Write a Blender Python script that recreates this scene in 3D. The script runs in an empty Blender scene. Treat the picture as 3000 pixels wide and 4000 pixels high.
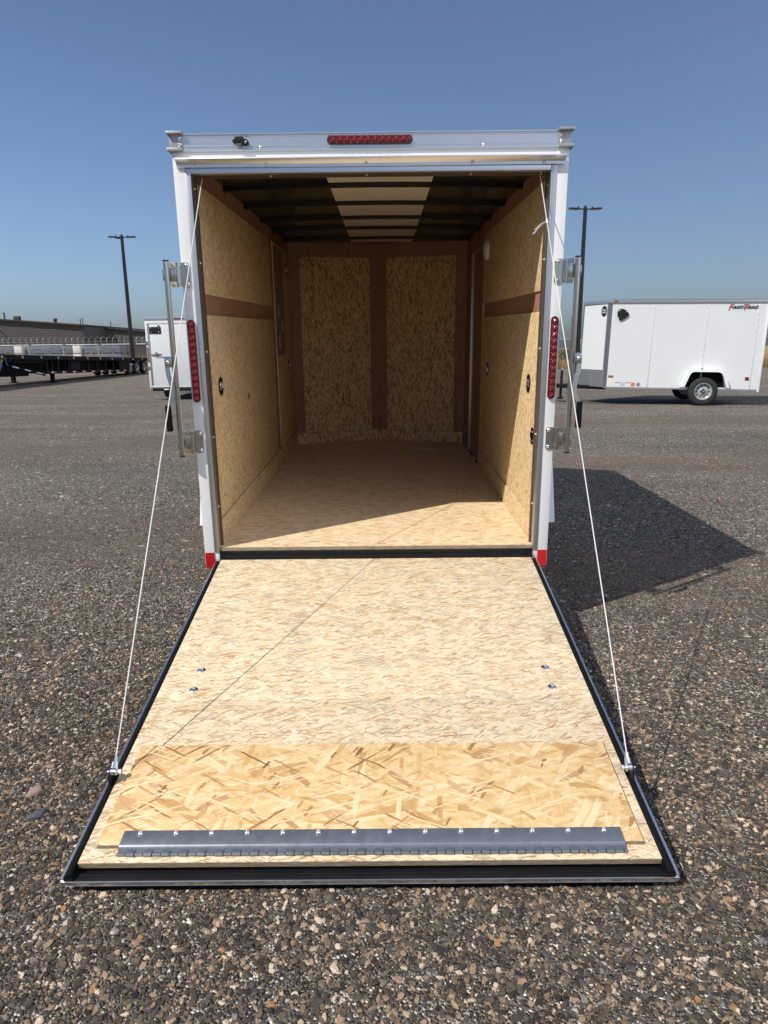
import bpy, bmesh, math, random
import numpy as np
from mathutils import Matrix, Vector
R_ = math.radians
scn = bpy.context.scene
C = scn.collection

# ---------------------------------------------------------------- camera
cd = bpy.data.cameras.new('camera'); cam = bpy.data.objects.new('camera', cd); C.objects.link(cam)
cd.sensor_fit = 'VERTICAL'; cd.sensor_height = 36.0; cd.lens = 23.9625
cd.clip_start = 0.05; cd.clip_end = 6000
_F = Vector((-0.00277786, 0.9724411, -0.23313213)).normalized()
_U = Vector((0.00938432, 0.23314811, 0.97239595)); _Rt = _F.cross(_U).normalized(); _U = _Rt.cross(_F)
cam.matrix_world = Matrix(((_Rt.x, _U.x, -_F.x, 0.05549), (_Rt.y, _U.y, -_F.y, -3.50357), (_Rt.z, _U.z, -_F.z, 1.48328), (0, 0, 0, 1)))
scn.camera = cam

# ---------------------------------------------------------------- sky, sun, exposure
SUN = Vector((-0.55336, -0.40190, 0.72957)).normalized()
w = bpy.data.worlds.new('World'); scn.world = w; w.use_nodes = True
nt = w.node_tree; nt.nodes.clear()
sky = nt.nodes.new('ShaderNodeTexSky'); sky.sky_type = 'NISHITA'; sky.sun_disc = False
sky.sun_elevation = math.asin(SUN.z); sky.sun_rotation = -math.atan2(SUN.x, SUN.y)
sky.altitude = 1250; sky.air_density = 0.92; sky.dust_density = 6.0; sky.ozone_density = 4.0
bg = nt.nodes.new('ShaderNodeBackground'); bg.inputs[1].default_value = 0.123
wo = nt.nodes.new('ShaderNodeOutputWorld')
nt.links.new(sky.outputs[0], bg.inputs[0]); nt.links.new(bg.outputs[0], wo.inputs[0])
sl = bpy.data.lights.new('sun', 'SUN'); sl.energy = 4.6; sl.angle = R_(0.53); sl.color = (1.0, 0.94, 0.86)
so = bpy.data.objects.new('sun', sl); C.objects.link(so); so.location = SUN * 60
so.rotation_euler = SUN.to_track_quat('Z', 'Y').to_euler()
scn.view_settings.view_transform = 'Standard'; scn.view_settings.look = 'None'
scn.view_settings.exposure = 0.03; scn.view_settings.gamma = 1.0; scn.view_settings.use_curve_mapping = False
scn.cycles.diffuse_bounces = 8; scn.cycles.max_bounces = 12

# ---------------------------------------------------------------- material helpers
class NB:
    """tiny node-graph helper"""
    def __init__(s, name):
        s.m = bpy.data.materials.new(name); s.m.use_nodes = True; s.t = s.m.node_tree; s.t.nodes.clear()
        s.out = s.n('ShaderNodeOutputMaterial'); s.b = s.n('ShaderNodeBsdfPrincipled'); s.l(s.b.outputs[0], s.out.inputs[0])
    def n(s, ty, **k):
        nd = s.t.nodes.new(ty)
        for a, v in k.items(): setattr(nd, a, v)
        return nd
    def l(s, a, b): s.t.links.new(a, b)
    def put(s, sock, v):
        if hasattr(v, 'is_linked') or hasattr(v, 'links'): s.l(v, sock)
        else: sock.default_value = v
    def math(s, op, a, b=None, c=None, clamp=False):
        nd = s.n('ShaderNodeMath', operation=op, use_clamp=clamp); s.put(nd.inputs[0], a)
        if b is not None: s.put(nd.inputs[1], b)
        if c is not None: s.put(nd.inputs[2], c)
        return nd.outputs[0]
    def mix(s, f, a, b, mode='MIX'):
        nd = s.n('ShaderNodeMix', data_type='RGBA', blend_type=mode); s.put(nd.inputs[0], f)
        for i, v in ((6, a), (7, b)):
            if isinstance(v, tuple) and len(v) == 3: v = v + (1,)
            s.put(nd.inputs[i], v)
        return nd.outputs[2]
    def ramp(s, f, stops, interp='LINEAR'):
        nd = s.n('ShaderNodeValToRGB'); cr = nd.color_ramp; cr.interpolation = interp
        while len(cr.elements) > 1: cr.elements.remove(cr.elements[-1])
        for i, (p, c) in enumerate(stops):
            e = cr.elements[0] if i == 0 else cr.elements.new(p)
            e.position = p; e.color = (c, c, c, 1) if isinstance(c, (int, float)) else tuple(c) + (1,)
        s.put(nd.inputs[0], f); return nd.outputs[0]
    def noise(s, vec, scale, detail=4, rough=0.55, dist=0):
        nd = s.n('ShaderNodeTexNoise'); nd.inputs['Scale'].default_value = scale; nd.inputs['Detail'].default_value = detail
        nd.inputs['Roughness'].default_value = rough; nd.inputs['Distortion'].default_value = dist
        if vec is not None: s.l(vec, nd.inputs['Vector'])
        return nd.outputs[0]
    def scalev(s, vec, sc, rot=0, loc=(0, 0, 0)):
        if rot:
            r = s.n('ShaderNodeVectorRotate', rotation_type='Z_AXIS'); r.inputs['Angle'].default_value = rot; s.l(vec, r.inputs['Vector']); vec = r.outputs[0]
        nd = s.n('ShaderNodeMapping'); nd.inputs['Scale'].default_value = sc; nd.inputs['Location'].default_value = loc
        s.l(vec, nd.inputs['Vector']); return nd.outputs[0]
    def obj(s): return s.n('ShaderNodeTexCoord').outputs['Object']
    def bump(s, h, strength, dist):
        nd = s.n('ShaderNodeBump'); nd.inputs['Strength'].default_value = strength; nd.inputs['Distance'].default_value = dist
        s.l(h, nd.inputs['Height']); s.l(nd.outputs[0], s.b.inputs['Normal']); return nd
    def set(s, **k):
        for a, v in k.items():
            a = {'col': 'Base Color', 'rough': 'Roughness', 'metal': 'Metallic', 'spec': 'Specular IOR Level', 'coat': 'Coat Weight'}[a]
            if isinstance(v, tuple) and len(v) == 3: v = v + (1,)
            s.put(s.b.inputs[a], v)

MATS = {}
def simple(name, col, rough=0.5, metal=0.0, var=0.12, vscale=6.0, bump=0.0, bscale=80, spec=0.5, rvar=0.12, coat=0.0):
    """solid colour with uneven tone and gloss"""
    b = NB(name); o = b.obj()
    n1 = b.noise(o, vscale, 5, 0.6)
    lo = tuple(c * (1 - var) for c in col); hi = tuple(min(1, c * (1 + var)) for c in col)
    b.set(col=b.ramp(n1, [(0.3, lo), (0.7, hi)]), metal=metal, spec=spec, coat=coat)
    n2 = b.noise(o, vscale * 3.1, 3)
    b.set(rough=b.math('ADD', b.math('MULTIPLY', b.math('SUBTRACT', n2, 0.5), rvar * 2), rough, clamp=True))
    if bump: b.bump(b.noise(o, bscale, 3), 0.6, bump)
    MATS[name] = b.m; return b.m

def brushed(name, col, rough, streak=(1, 400, 400), amt=0.06):
    b = NB(name); o = b.obj()
    n = b.noise(b.scalev(o, streak), 1.0, 3, 0.6)
    n2 = b.noise(o, 9, 4)
    b.set(col=b.mix(b.math('MULTIPLY', n2, 0.5), col, tuple(c * 0.8 for c in col)), metal=1.0)
    b.set(rough=b.math('ADD', b.math('MULTIPLY', n, amt * 2), rough - amt, clamp=True))
    b.bump(n, 0.12, 0.0004)
    MATS[name] = b.m; return b.m

def osb(name, axes, base_pal, fams, seed=0, rough=0.6, bumpd=0.0010, smudge=0.0, wobble=0.006, prints=(), fade=.25, outline=.8, mottle=0.0):
    """oriented strand board: stacked layers of rectangular wood strands, each with its own tone and grain.
    fams: (length, width, mean angle, spread, layers, share of cells that carry a strand, palette, grain)"""
    rnd = random.Random(seed); b = NB(name); o = b.obj()
    sp = b.n('ShaderNodeSeparateXYZ'); b.l(o, sp.inputs[0]); cb = b.n('ShaderNodeCombineXYZ')
    A, B_ = sp.outputs['XYZ'.index(axes[0])], sp.outputs['XYZ'.index(axes[1])]
    b.l(A, cb.inputs[0]); b.l(B_, cb.inputs[1]); v0 = cb.outputs[0]
    L0, W0, m0 = fams[0][:3]
    wn = b.n('ShaderNodeTexNoise'); wn.inputs['Scale'].default_value = 0.30 / W0; wn.inputs['Detail'].default_value = 2; b.l(v0, wn.inputs['Vector'])
    wv = b.n('ShaderNodeVectorMath', operation='SUBTRACT'); b.l(wn.outputs['Color'], wv.inputs[0]); wv.inputs[1].default_value = (.5, .5, .5)
    ws = b.n('ShaderNodeVectorMath', operation='SCALE'); b.l(wv.outputs[0], ws.inputs[0]); ws.inputs['Scale'].default_value = wobble
    wa = b.n('ShaderNodeVectorMath', operation='ADD'); b.l(v0, wa.inputs[0]); b.l(ws.outputs[0], wa.inputs[1]); v = wa.outputs[0]
    base = b.noise(b.scalev(v, (1 / L0, 1 / W0, 1), -R_(m0)), 0.9, 4)
    col = b.ramp(b.math('MULTIPLY_ADD', b.math('SUBTRACT', base, .5), 1.8, .5), base_pal)
    for (L, W, mean, spread, layers, cover, pal, grain) in fams:
        for i in range(layers):
            a = R_(mean + spread * (2 * (i + .5) / layers - 1) + rnd.uniform(-7, 7)); f = rnd.uniform(.7, 1.3)
            vec = b.scalev(v, (1 / (L * f), 1 / (W * f), 1), -a, (rnd.uniform(0, 90), rnd.uniform(0, 90), 0))
            vo = b.n('ShaderNodeTexVoronoi', voronoi_dimensions='2D', distance='CHEBYCHEV'); vo.inputs['Scale'].default_value = 1; vo.inputs['Randomness'].default_value = .95
            b.l(vec, vo.inputs['Vector'])
            sc = b.n('ShaderNodeSeparateColor'); b.l(vo.outputs['Color'], sc.inputs[0]); r, g, bl = sc.outputs
            gr = b.noise(b.scalev(vec, (1.0, 8, 1)), 1.0, 3, .6)
            # ragged strand outline, faded where the strand dives under its neighbours
            lim = b.math('MULTIPLY_ADD', b.math('SUBTRACT', gr, .5), .22, b.math('MULTIPLY_ADD', bl, .22, .24))
            edge = b.math('MULTIPLY', b.math('SUBTRACT', lim, vo.outputs['Distance']), 14.0, clamp=True)
            m = b.math('MULTIPLY', edge, b.math('GREATER_THAN', g, 1 - cover)); m = b.math('MULTIPLY', m, b.math('MULTIPLY_ADD', gr, fade, .85 - fade * .5, clamp=True))
            tone = b.math('MULTIPLY_ADD', b.math('SUBTRACT', gr, .5), grain * 2, r)
            rim = b.math('MULTIPLY', b.math('SUBTRACT', lim, vo.outputs['Distance']), 7.0, clamp=True)
            sc_ = b.ramp(tone, pal)
            if outline: sc_ = b.mix(b.math('MULTIPLY', b.math('SUBTRACT', 1.0, rim), outline), sc_, b.mix(1.0, sc_, (.62, .48, .36), 'MULTIPLY'))  # strand edges darkened in the colour, standing in for their small shadows
            col = b.mix(m, col, sc_)
    big = b.noise(v0, 1.9, 4); col = b.mix(b.math('MULTIPLY', big, .30), col, b.mix(1.0, col, (.84, .77, .70), 'MULTIPLY'))
    if mottle:
        mt = b.ramp(b.noise(b.scalev(v0, (.5, 1, 1)), 17, 5, .65), [(.46, 0.0), (.68, 1.0)]); col = b.mix(b.math('MULTIPLY', mt, mottle), col, b.mix(1.0, col, (.80, .66, .50), 'MULTIPLY'))
    if smudge:
        sm = b.ramp(b.noise(v0, 3.7, 6, .7, .4), [(.56, 0.0), (.72, 1.0)]); fine = b.ramp(b.noise(v0, 60, 4), [(.42, 0.0), (.6, 1.0)])
        col = b.mix(b.math('MULTIPLY', b.math('MULTIPLY', sm, fine), smudge), col, (.22, .19, .15))
    for (px, py, ang) in prints:      # dusty shoe prints
        pv = b.scalev(v0, (1, 1, 1), 0, (-px, -py, 0)); s3 = b.n('ShaderNodeSeparateXYZ'); b.l(b.scalev(pv, (1, 1, 1), ang), s3.inputs[0]); X_, Y_ = s3.outputs[0], s3.outputs[1]
        d2 = b.math('ADD', b.math('POWER', b.math('MULTIPLY', b.math('ABSOLUTE', X_), 20), 2.0), b.math('POWER', b.math('MULTIPLY', b.math('ABSOLUTE', Y_), 7.2), 2.0))
        inside = b.math('SUBTRACT', 1.15, d2, clamp=True); wave = b.math('GREATER_THAN', b.math('SINE', b.math('MULTIPLY_ADD', Y_, 330, b.math('MULTIPLY', b.math('SINE', b.math('MULTIPLY', X_, 110)), 1.6))), .15)
        patchy = b.ramp(b.noise(v0, 28, 4), [(.40, .1), (.6, .75)]); col = b.mix(b.math('MULTIPLY', b.math('MULTIPLY', inside, wave), patchy), col, (.30, .27, .23))
    b.set(col=col, rough=rough, spec=.3); b.bump(base, .7, bumpd); MATS[name] = b.m; return b.m

# ---------------------------------------------------------------- mesh helpers
class MB:
    def __init__(s): s.v = []; s.f = []; s.mi = []; s.cur = 0
    def add(s, vs, fs):
        o = len(s.v); s.v.extend([tuple(p) for p in vs]); s.f.extend([tuple(i + o for i in f) for f in fs]); s.mi.extend([s.cur] * len(fs)); return s
    def box(s, a, b, bev=0.0, M=None):
        x0, y0, z0 = a; x1, y1, z1 = b
        if bev > 0:
            bm = bmesh.new(); bmesh.ops.create_cube(bm, size=1)
            for q in bm.verts: q.co = Vector(((x0 + x1) / 2 + q.co.x * (x1 - x0), (y0 + y1) / 2 + q.co.y * (y1 - y0), (z0 + z1) / 2 + q.co.z * (z1 - z0)))
            bmesh.ops.bevel(bm, geom=bm.edges[:], offset=bev, segments=2, affect='EDGES', profile=.6)
            vs = [q.co.copy() for q in bm.verts]; bm.verts.index_update(); fs = [[q.index for q in f.verts] for f in bm.faces]; bm.free()
        else:
            vs = [Vector(p) for p in ((x0, y0, z0), (x1, y0, z0), (x1, y1, z0), (x0, y1, z0), (x0, y0, z1), (x1, y0, z1), (x1, y1, z1), (x0, y1, z1))]
            fs = [(0, 3, 2, 1), (4, 5, 6, 7), (0, 1, 5, 4), (1, 2, 6, 5), (2, 3, 7, 6), (3, 0, 4, 7)]
        if M is not None: vs = [M @ p for p in vs]
        return s.add(vs, fs)
    def prism(s, poly, axis, a, b):
        """poly: list of 2-D points (the two other axes in cyclic xyz order without `axis`), swept from a to b"""
        n = len(poly); k = 'xyz'.index(axis)
        def P(q, t):
            c = [q[0], q[1]]; c.insert(k, t); return c
        vs = [P(q, a) for q in poly] + [P(q, b) for q in poly]
        fs = [(i, (i + 1) % n, n + (i + 1) % n, n + i) for i in range(n)] + [tuple(range(n - 1, -1, -1)), tuple(range(n, 2 * n))]
        return s.add(vs, fs)
    def tube(s, pts, r, n=10, caps=True, rs=None):
        pts = [Vector(p) for p in pts]; vs = []; fs = []; up = None
        for i, p in enumerate(pts):
            t = (pts[min(i + 1, len(pts) - 1)] - pts[max(i - 1, 0)]).normalized()
            if up is None: up = t.orthogonal().normalized()
            a = (up - t * up.dot(t)).normalized(); up = a; bb = t.cross(a); rr = rs[i] if rs else r
            vs += [p + (a * math.cos(2 * math.pi * j / n) + bb * math.sin(2 * math.pi * j / n)) * rr for j in range(n)]
        for i in range(len(pts) - 1):
            for j in range(n): fs.append((i * n + j, i * n + (j + 1) % n, (i + 1) * n + (j + 1) % n, (i + 1) * n + j))
        if caps: fs.append(tuple(range(n - 1, -1, -1))); fs.append(tuple((len(pts) - 1) * n + j for j in range(n)))
        return s.add(vs, fs)
    def lathe(s, prof, o, ax, n=24, a0=None, caps=True):
        """prof: (radius, height) list about axis `ax` from origin o"""
        ax = Vector(ax).normalized(); u = a0 if a0 else ax.orthogonal().normalized(); u = Vector(u); v = ax.cross(u); o = Vector(o); vs = []; fs = []
        for r, h in prof: vs += [o + ax * h + (u * math.cos(2 * math.pi * j / n) + v * math.sin(2 * math.pi * j / n)) * r for j in range(n)]
        for i in range(len(prof) - 1):
            for j in range(n): fs.append((i * n + j, i * n + (j + 1) % n, (i + 1) * n + (j + 1) % n, (i + 1) * n + j))
        if caps and prof[0][0] > 1e-6: fs.append(tuple(range(n - 1, -1, -1)))
        if caps and prof[-1][0] > 1e-6: fs.append(tuple((len(prof) - 1) * n + j for j in range(n)))
        return s.add(vs, fs)
    def dome(s, o, ax, r, h, n=14, k=5):
        return s.lathe([(r * math.cos(math.pi / 2 * i / k) + (1e-5 if i == k else 0), h * math.sin(math.pi / 2 * i / k)) for i in range(k + 1)], o, ax, n)
    def plate(s, outline, y0, y1, axis='y'): return s.prism(outline, axis, y0, y1)
    def mesh(s, name, mats, smooth=35):
        me = bpy.data.meshes.new(name); me.from_pydata(s.v, [], s.f); me.validate(clean_customdata=False)
        bm = bmesh.new(); bm.from_mesh(me); bmesh.ops.recalc_face_normals(bm, faces=bm.faces[:]); bm.to_mesh(me); bm.free()
        for m in (mats if isinstance(mats, (list, tuple)) else [mats]): me.materials.append(MATS[m] if isinstance(m, str) else m)
        if len(me.polygons) == len(s.mi): me.polygons.foreach_set('material_index', s.mi)
        if smooth:
            me.polygons.foreach_set('use_smooth', [True] * len(me.polygons)); me.set_sharp_from_angle(angle=R_(smooth))
        return me
    def build(s, name, mats, parent=None, smooth=35, **k):
        return put(name, s.mesh(name, mats, smooth), parent, **k)

def put(name, me, parent=None, loc=None, rot=None, label=None, cat=None, group=None, kind=None, M=None):
    o = bpy.data.objects.new(name, me); C.objects.link(o)
    if parent is not None: o.parent = parent
    if M is not None: o.matrix_local = M
    if loc is not None: o.location = loc
    if rot is not None: o.rotation_euler = rot
    if label: o['label'] = label
    if cat: o['category'] = cat
    if group: o['group'] = group
    if kind: o['kind'] = kind
    return o
def empty(name, loc, rot=(0, 0, 0), **k):
    o = put(name, None, None, loc, rot, **k); o.empty_display_size = .2; return o
def frame(o, ux, uy):
    ux = Vector(ux).normalized(); uy = Vector(uy); uy = (uy - ux * uy.dot(ux)).normalized(); uz = ux.cross(uy)
    return Matrix(((ux.x, uy.x, uz.x, o[0]), (ux.y, uy.y, uz.y, o[1]), (ux.z, uy.z, uz.z, o[2]), (0, 0, 0, 1)))
def rrect(x0, x1, z0, z1, r, n=4):
    pts = []
    for cx, cz, a in ((x1 - r, z1 - r, 0), (x0 + r, z1 - r, 90), (x0 + r, z0 + r, 180), (x1 - r, z0 + r, 270)):
        for i in range(n + 1):
            t = R_(a + 90 * i / n); pts.append((cx + r * math.cos(t), cz + r * math.sin(t)))
    return pts
def text_mesh(body, size, mat, ext=0.0005, shear=0.0, bold=0.0, space=1.0):
    cu = bpy.data.curves.new('lettering', 'FONT'); cu.body = body; cu.size = size; cu.extrude = ext; cu.align_x = 'CENTER'; cu.align_y = 'CENTER'
    cu.shear = shear; cu.offset = bold; cu.space_character = space; cu.resolution_u = 3
    ob = bpy.data.objects.new('lettering', cu); C.objects.link(ob)
    me = bpy.data.meshes.new_from_object(ob.evaluated_get(bpy.context.evaluated_depsgraph_get()))
    bpy.data.objects.remove(ob); bpy.data.curves.remove(cu)
    me.materials.clear(); me.materials.append(MATS[mat]); return me

# ---------------------------------------------------------------- materials
def build_materials():
    simple('white_paint', (.79, .81, .815), .28, 0, .02, 3, coat=.25)
    simple('white_skin', (.70, .73, .735), .33, 0, .02, 2, coat=.2, bump=.0006, bscale=1.6)
    brushed('aluminium', (.78, .79, .80), .34, (2, 220, 220))
    brushed('aluminium_upright', (.62, .62, .63), .42, (220, 220, 2))
    simple('cast_aluminium', (.46, .46, .46), .5, .85, .1, 30, bump=.0006, bscale=200)
    simple('zinc', (.56, .57, .56), .20, 1.0, .04, 5, rvar=.05)
    simple('zinc_yellow', (.66, .58, .42), .24, 1.0, .04, 5, rvar=.05)
    simple('bright_steel', (.80, .81, .82), .24, 1.0, .05, 20)
    simple('galvanised', (.25, .275, .30), .40, .75, .06, 12, bump=.0002, bscale=60)
    simple('black_steel', (.008, .008, .009), .4, 0, .2, 9, spec=.3)
    simple('black_rubber', (.008, .008, .009), .7, 0, .25, 14, spec=.10)
    simple('black_plastic', (.012, .012, .012), .35, 0, .2, 12)
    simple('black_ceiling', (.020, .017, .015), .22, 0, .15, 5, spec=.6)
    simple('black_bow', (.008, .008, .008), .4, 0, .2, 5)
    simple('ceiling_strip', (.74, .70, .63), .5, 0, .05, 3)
    simple('tyre', (.022, .022, .023), .8, 0, .25, 20, bump=.002, bscale=90)
    simple('rim_silver', (.42, .43, .43), .38, .25, .08, 10)
    simple('red_tape', (.42, .008, .012), .3, 0, .1, 30, coat=.4)
    simple('red_bright', (.62, .02, .02), .25, 0, .1, 30, coat=.5)
    simple('paper', (.74, .73, .70), .8, 0, .05, 8)
    simple('dark_brown', (.09, .055, .035), .6, 0, .2, 5)
    simple('orange_sticker', (.62, .20, .03), .5, 0, .1, 20)
    simple('blue_sticker', (.45, .58, .72), .5, 0, .1, 20)
    simple('brown_sticker', (.30, .13, .03), .5, 0, .1, 20)
    simple('letter_red', (.35, .02, .05), .4, 0, .05, 20)
    simple('letter_navy', (.03, .035, .07), .4, 0, .05, 20)
    simple('letter_grey', (.22, .23, .25), .4, 0, .05, 20)
    simple('letter_white', (.75, .75, .75), .4, 0, .02, 20)
    simple('cable_white', (.66, .66, .65), .35, .0, .06, 200, bump=.0004, bscale=900)
    simple('lamp_black', (.012, .012, .014), .35, 0, .2, 6)
    simple('lamp_glass', (.16, .14, .11), .4, 0, .1, 10)
    simple('flatbed_black', (.009, .008, .0075), .6, 0, .3, 3, spec=.15)
    simple('hose_green', (.16, .42, .02), .5); simple('hose_red', (.5, .05, .03), .5); simple('hose_blue', (.05, .12, .3), .5)
    simple('fence_metal', (.46, .48, .48), .5, .5, .1, 6)
    simple('fence_wire', (.20, .20, .19), .55, .4, .15, 4)
    simple('marker_red', (.22, .006, .008), .2, 0, .2, 30, coat=.6)
    # led lens: clear red plastic with facets
    b = NB('led_lens'); o = b.obj(); n = b.noise(o, 60, 2)
    b.set(col=b.ramp(n, [(.35, (.07, .0006, .002)), (.65, (.26, .003, .007))]), rough=.10, coat=.7); b.b.inputs['Coat Roughness'].default_value = .05
    MATS['led_lens'] = b.m
    simple('led_housing', (.075, .0012, .0025), .14, 0, .3, 40, coat=.7)
    # stained plywood
    b = NB('brown_ply'); o = b.obj()
    g = b.noise(b.scalev(o, (55, 55, 5)), 1, 5, .65); big = b.noise(o, 3, 3)
    c = b.ramp(b.math('ADD', b.math('MULTIPLY', g, .6), b.math('MULTIPLY', big, .4)), [(.3, (.25, .13, .08)), (.5, (.34, .19, .12)), (.72, (.42, .25, .165))])
    b.set(col=c, rough=.55, spec=.35); b.bump(g, .4, .0006); MATS['brown_ply'] = b.m
    b = NB('osb_edge'); o = b.obj(); g = b.noise(b.scalev(o, (30, 300, 300)), 1, 4, .7)
    b.set(col=b.ramp(g, [(.3, (.13, .10, .07)), (.55, (.34, .27, .18)), (.75, (.5, .41, .29))]), rough=.8); b.bump(g, .8, .002); MATS['osb_edge'] = b.m
    pale = [(0, (.45, .325, .19)), (.14, (.59, .465, .295)), (.4, (.695, .585, .40)), (.75, (.745, .645, .46)), (1, (.79, .705, .54))]
    fleck = [(0, (.30, .155, .065)), (.4, (.46, .275, .13)), (1, (.60, .41, .22))]
    grey = [(0, (.46, .41, .30)), (1, (.62, .56, .42))]
    osb('osb_ramp', 'XY', pale, [(.085, .0125, 2, 24, 4, .5, pale, .25), (.12, .020, 4, 60, 2, .14, grey, .2), (.060, .0060, 2, 34, 3, .10, fleck, .3), (.035, .0045, 3, 60, 2, .06, [(0, (.16, .075, .03)), (1, (.34, .18, .085))], .2)], 3, smudge=.5, wobble=.012, outline=.30, mottle=.35,
        prints=((-.33, -.86, .25), (-.36, -.62, .1), (-.06, -1.10, -.2), (-.04, -.88, -.1), (.05, -1.27, -.15)))
    mid = [(0, (.56, .40, .22)), (.25, (.70, .54, .33)), (.55, (.79, .64, .42)), (.8, (.83, .69, .475)), (1, (.87, .76, .56))]
    osb('osb_floor', 'XY', mid, [(.10, .0125, 0, 16, 4, .5, mid, .25), (.06, .009, 2, 22, 2, .15, fleck, .3)], 9, smudge=.30, wobble=.012, outline=.6)
    gold = [(0, (.48, .29, .11)), (.12, (.59, .385, .165)), (.35, (.675, .475, .225)), (.7, (.73, .54, .285)), (1, (.785, .635, .39))]
    pink = [(0, (.40, .215, .10)), (.5, (.56, .36, .19)), (1, (.70, .52, .31))]
    splint = [(0, (.17, .07, .02)), (.5, (.31, .15, .05)), (1, (.47, .265, .10))]
    osb('osb_flap', 'XY', gold, [(.19, .024, 2, 40, 5, .55, gold, .35), (.21, .036, 25, 80, 5, .30, gold, .16), (.15, .028, -10, 70, 2, .11, pink, .2), (.17, .0095, 4, 60, 2, .06, splint, .3), (.07, .018, 60, 60, 1, .04, splint, .3), (.22, .009, 2, 34, 2, .15, [(0, (.75, .58, .32)), (1, (.81, .68, .44))], .1)], 21, bumpd=.0016, wobble=.014, fade=.3, outline=.75)
    wall = [(0, (.44, .295, .135)), (.2, (.62, .46, .245)), (.5, (.755, .59, .345)), (.8, (.81, .655, .41)), (1, (.86, .73, .50))]
    wfl = [(0, (.20, .11, .045)), (.6, (.36, .22, .10)), (1, (.52, .35, .18))]
    osb('osb_wall', 'YZ', wall, [(.036, .011, 90, 42, 4, .5, wall, .25), (.026, .0065, 90, 55, 3, .15, wfl, .3)], 33, wobble=.008, outline=.5)
    front = [(0, (.42, .26, .10)), (.16, (.60, .40, .175)), (.4, (.82, .605, .31)), (.75, (.89, .70, .39)), (1, (.92, .78, .50))]
    ffl = [(0, (.12, .06, .02)), (.5, (.27, .155, .06)), (1, (.44, .28, .13))]
    osb('osb_front', 'XZ', front, [(.060, .012, 90, 34, 5, .5, front, .3), (.055, .010, 90, 34, 3, .15, ffl, .3), (.03, .007, 80, 60, 2, .12, ffl, .2)], 45, wobble=.006)
    # gravel ground sheet
    b = NB('gravel_ground'); o = b.obj()
    def vor(scale, seed):
        vo = b.n('ShaderNodeTexVoronoi'); vo.inputs['Scale'].default_value = scale; b.l(b.scalev(o, (1, 1, 1), .3, (seed, seed * 2, 0)), vo.inputs['Vector']); return vo
    stones = [(0, (.060, .053, .045)), (.2, (.090, .080, .067)), (.42, (.125, .110, .091)), (.6, (.16, .14, .113)), (.74, (.11, .112, .118)), (.82, (.27, .225, .17)), (.90, (.42, .37, .305)), (.96, (.58, .53, .46)), (1, (.70, .65, .58))]
    v1 = vor(120, 3); s1 = b.n('ShaderNodeSeparateColor'); b.l(v1.outputs['Color'], s1.inputs[0])
    v2 = vor(24, 8); s2 = b.n('ShaderNodeSeparateColor'); b.l(v2.outputs['Color'], s2.inputs[0])
    v3 = vor(8, 5); s3 = b.n('ShaderNodeSeparateColor'); b.l(v3.outputs['Color'], s3.inputs[0])
    c1 = b.ramp(s1.outputs[0], stones); c2 = b.ramp(s2.outputs[0], stones); c3 = b.ramp(s3.outputs[0], stones)
    pres = b.math('MULTIPLY', b.math('GREATER_THAN', s2.outputs[1], .62), b.math('LESS_THAN', v2.outputs['Distance'], .40))
    pres3 = b.math('MULTIPLY', b.math('GREATER_THAN', s3.outputs[1], .72), b.math('LESS_THAN', v3.outputs['Distance'], .22))
    col = b.mix(pres3, b.mix(pres, c1, c2), c3)
    sx = b.n('ShaderNodeSeparateXYZ'); b.l(o, sx.inputs[0]); gx, gy = sx.outputs[0], sx.outputs[1]
    band = b.math('SINE', b.math('ADD', b.math('MULTIPLY', gy, 1.25), b.math('ADD', b.math('MULTIPLY', gx, .16), b.math('MULTIPLY', b.math('SINE', b.math('MULTIPLY', gx, .45)), .6))))
    nz = b.noise(b.scalev(o, (.25, .8, 1), .12), 1.0, 6, .62); nfar = b.noise(b.scalev(o, (.05, .3, 1), .1), 1.0, 6, .62)
    dirt = b.ramp(b.math('ADD', b.math('MULTIPLY', band, .28), b.math('ADD', b.math('MULTIPLY', nz, .6), b.math('MULTIPLY', nfar, .5))), [(.56, 0.0), (.80, 1.0)])
    col = b.mix(b.math('MULTIPLY', dirt, .42), col, (.165, .120, .084))
    lum = b.noise(b.scalev(o, (.3, .9, 1), .1), 1.0, 5); col = b.mix(1.0, col, b.ramp(lum, [(.3, .98), (.7, 1.5)]), 'MULTIPLY')
    b.set(col=col, rough=.9, spec=.2)
    hgt = b.math('SUBTRACT', 1.0, b.math('MULTIPLY', v1.outputs['Distance'], 1.2)); hgt = b.math('ADD', hgt, b.math('MULTIPLY', pres, .8))
    b.bump(hgt, 1.0, .016); MATS['gravel_ground'] = b.m
    # loose pebbles
    b = NB('pebbles'); oi = b.n('ShaderNodeObjectInfo'); o = b.n('ShaderNodeTexCoord').outputs['Object']
    peb = [(0, (.034, .034, .035)), (.14, (.058, .054, .049)), (.28, (.092, .082, .068)), (.42, (.135, .114, .089)), (.53, (.075, .080, .087)), (.60, (.18, .145, .108)),
           (.68, (.070, .058, .046)), (.76, (.28, .22, .155)), (.83, (.33, .245, .185)), (.88, (.44, .37, .285)), (.92, (.19, .20, .205)), (.945, (.56, .50, .42)), (.985, (.33, .20, .11))]
    c = b.ramp(oi.outputs['Random'], peb, 'CONSTANT'); n = b.noise(o, 2.2, 4)
    b.set(col=b.mix(1.0, c, b.ramp(n, [(.3, (1.0, .91, .80)), (.7, (1.66, 1.53, 1.38))]), 'MULTIPLY'), rough=.78, spec=.35); b.bump(b.noise(o, 5, 4), .5, .2); MATS['pebbles'] = b.m
    # building sidings
    for nm, col, ax in (('siding_grey', (.048, .048, .049), 2), ('siding_dark', (.075, .073, .071), 0)): simple(nm, col, .6, 0, .06, .3)
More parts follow.
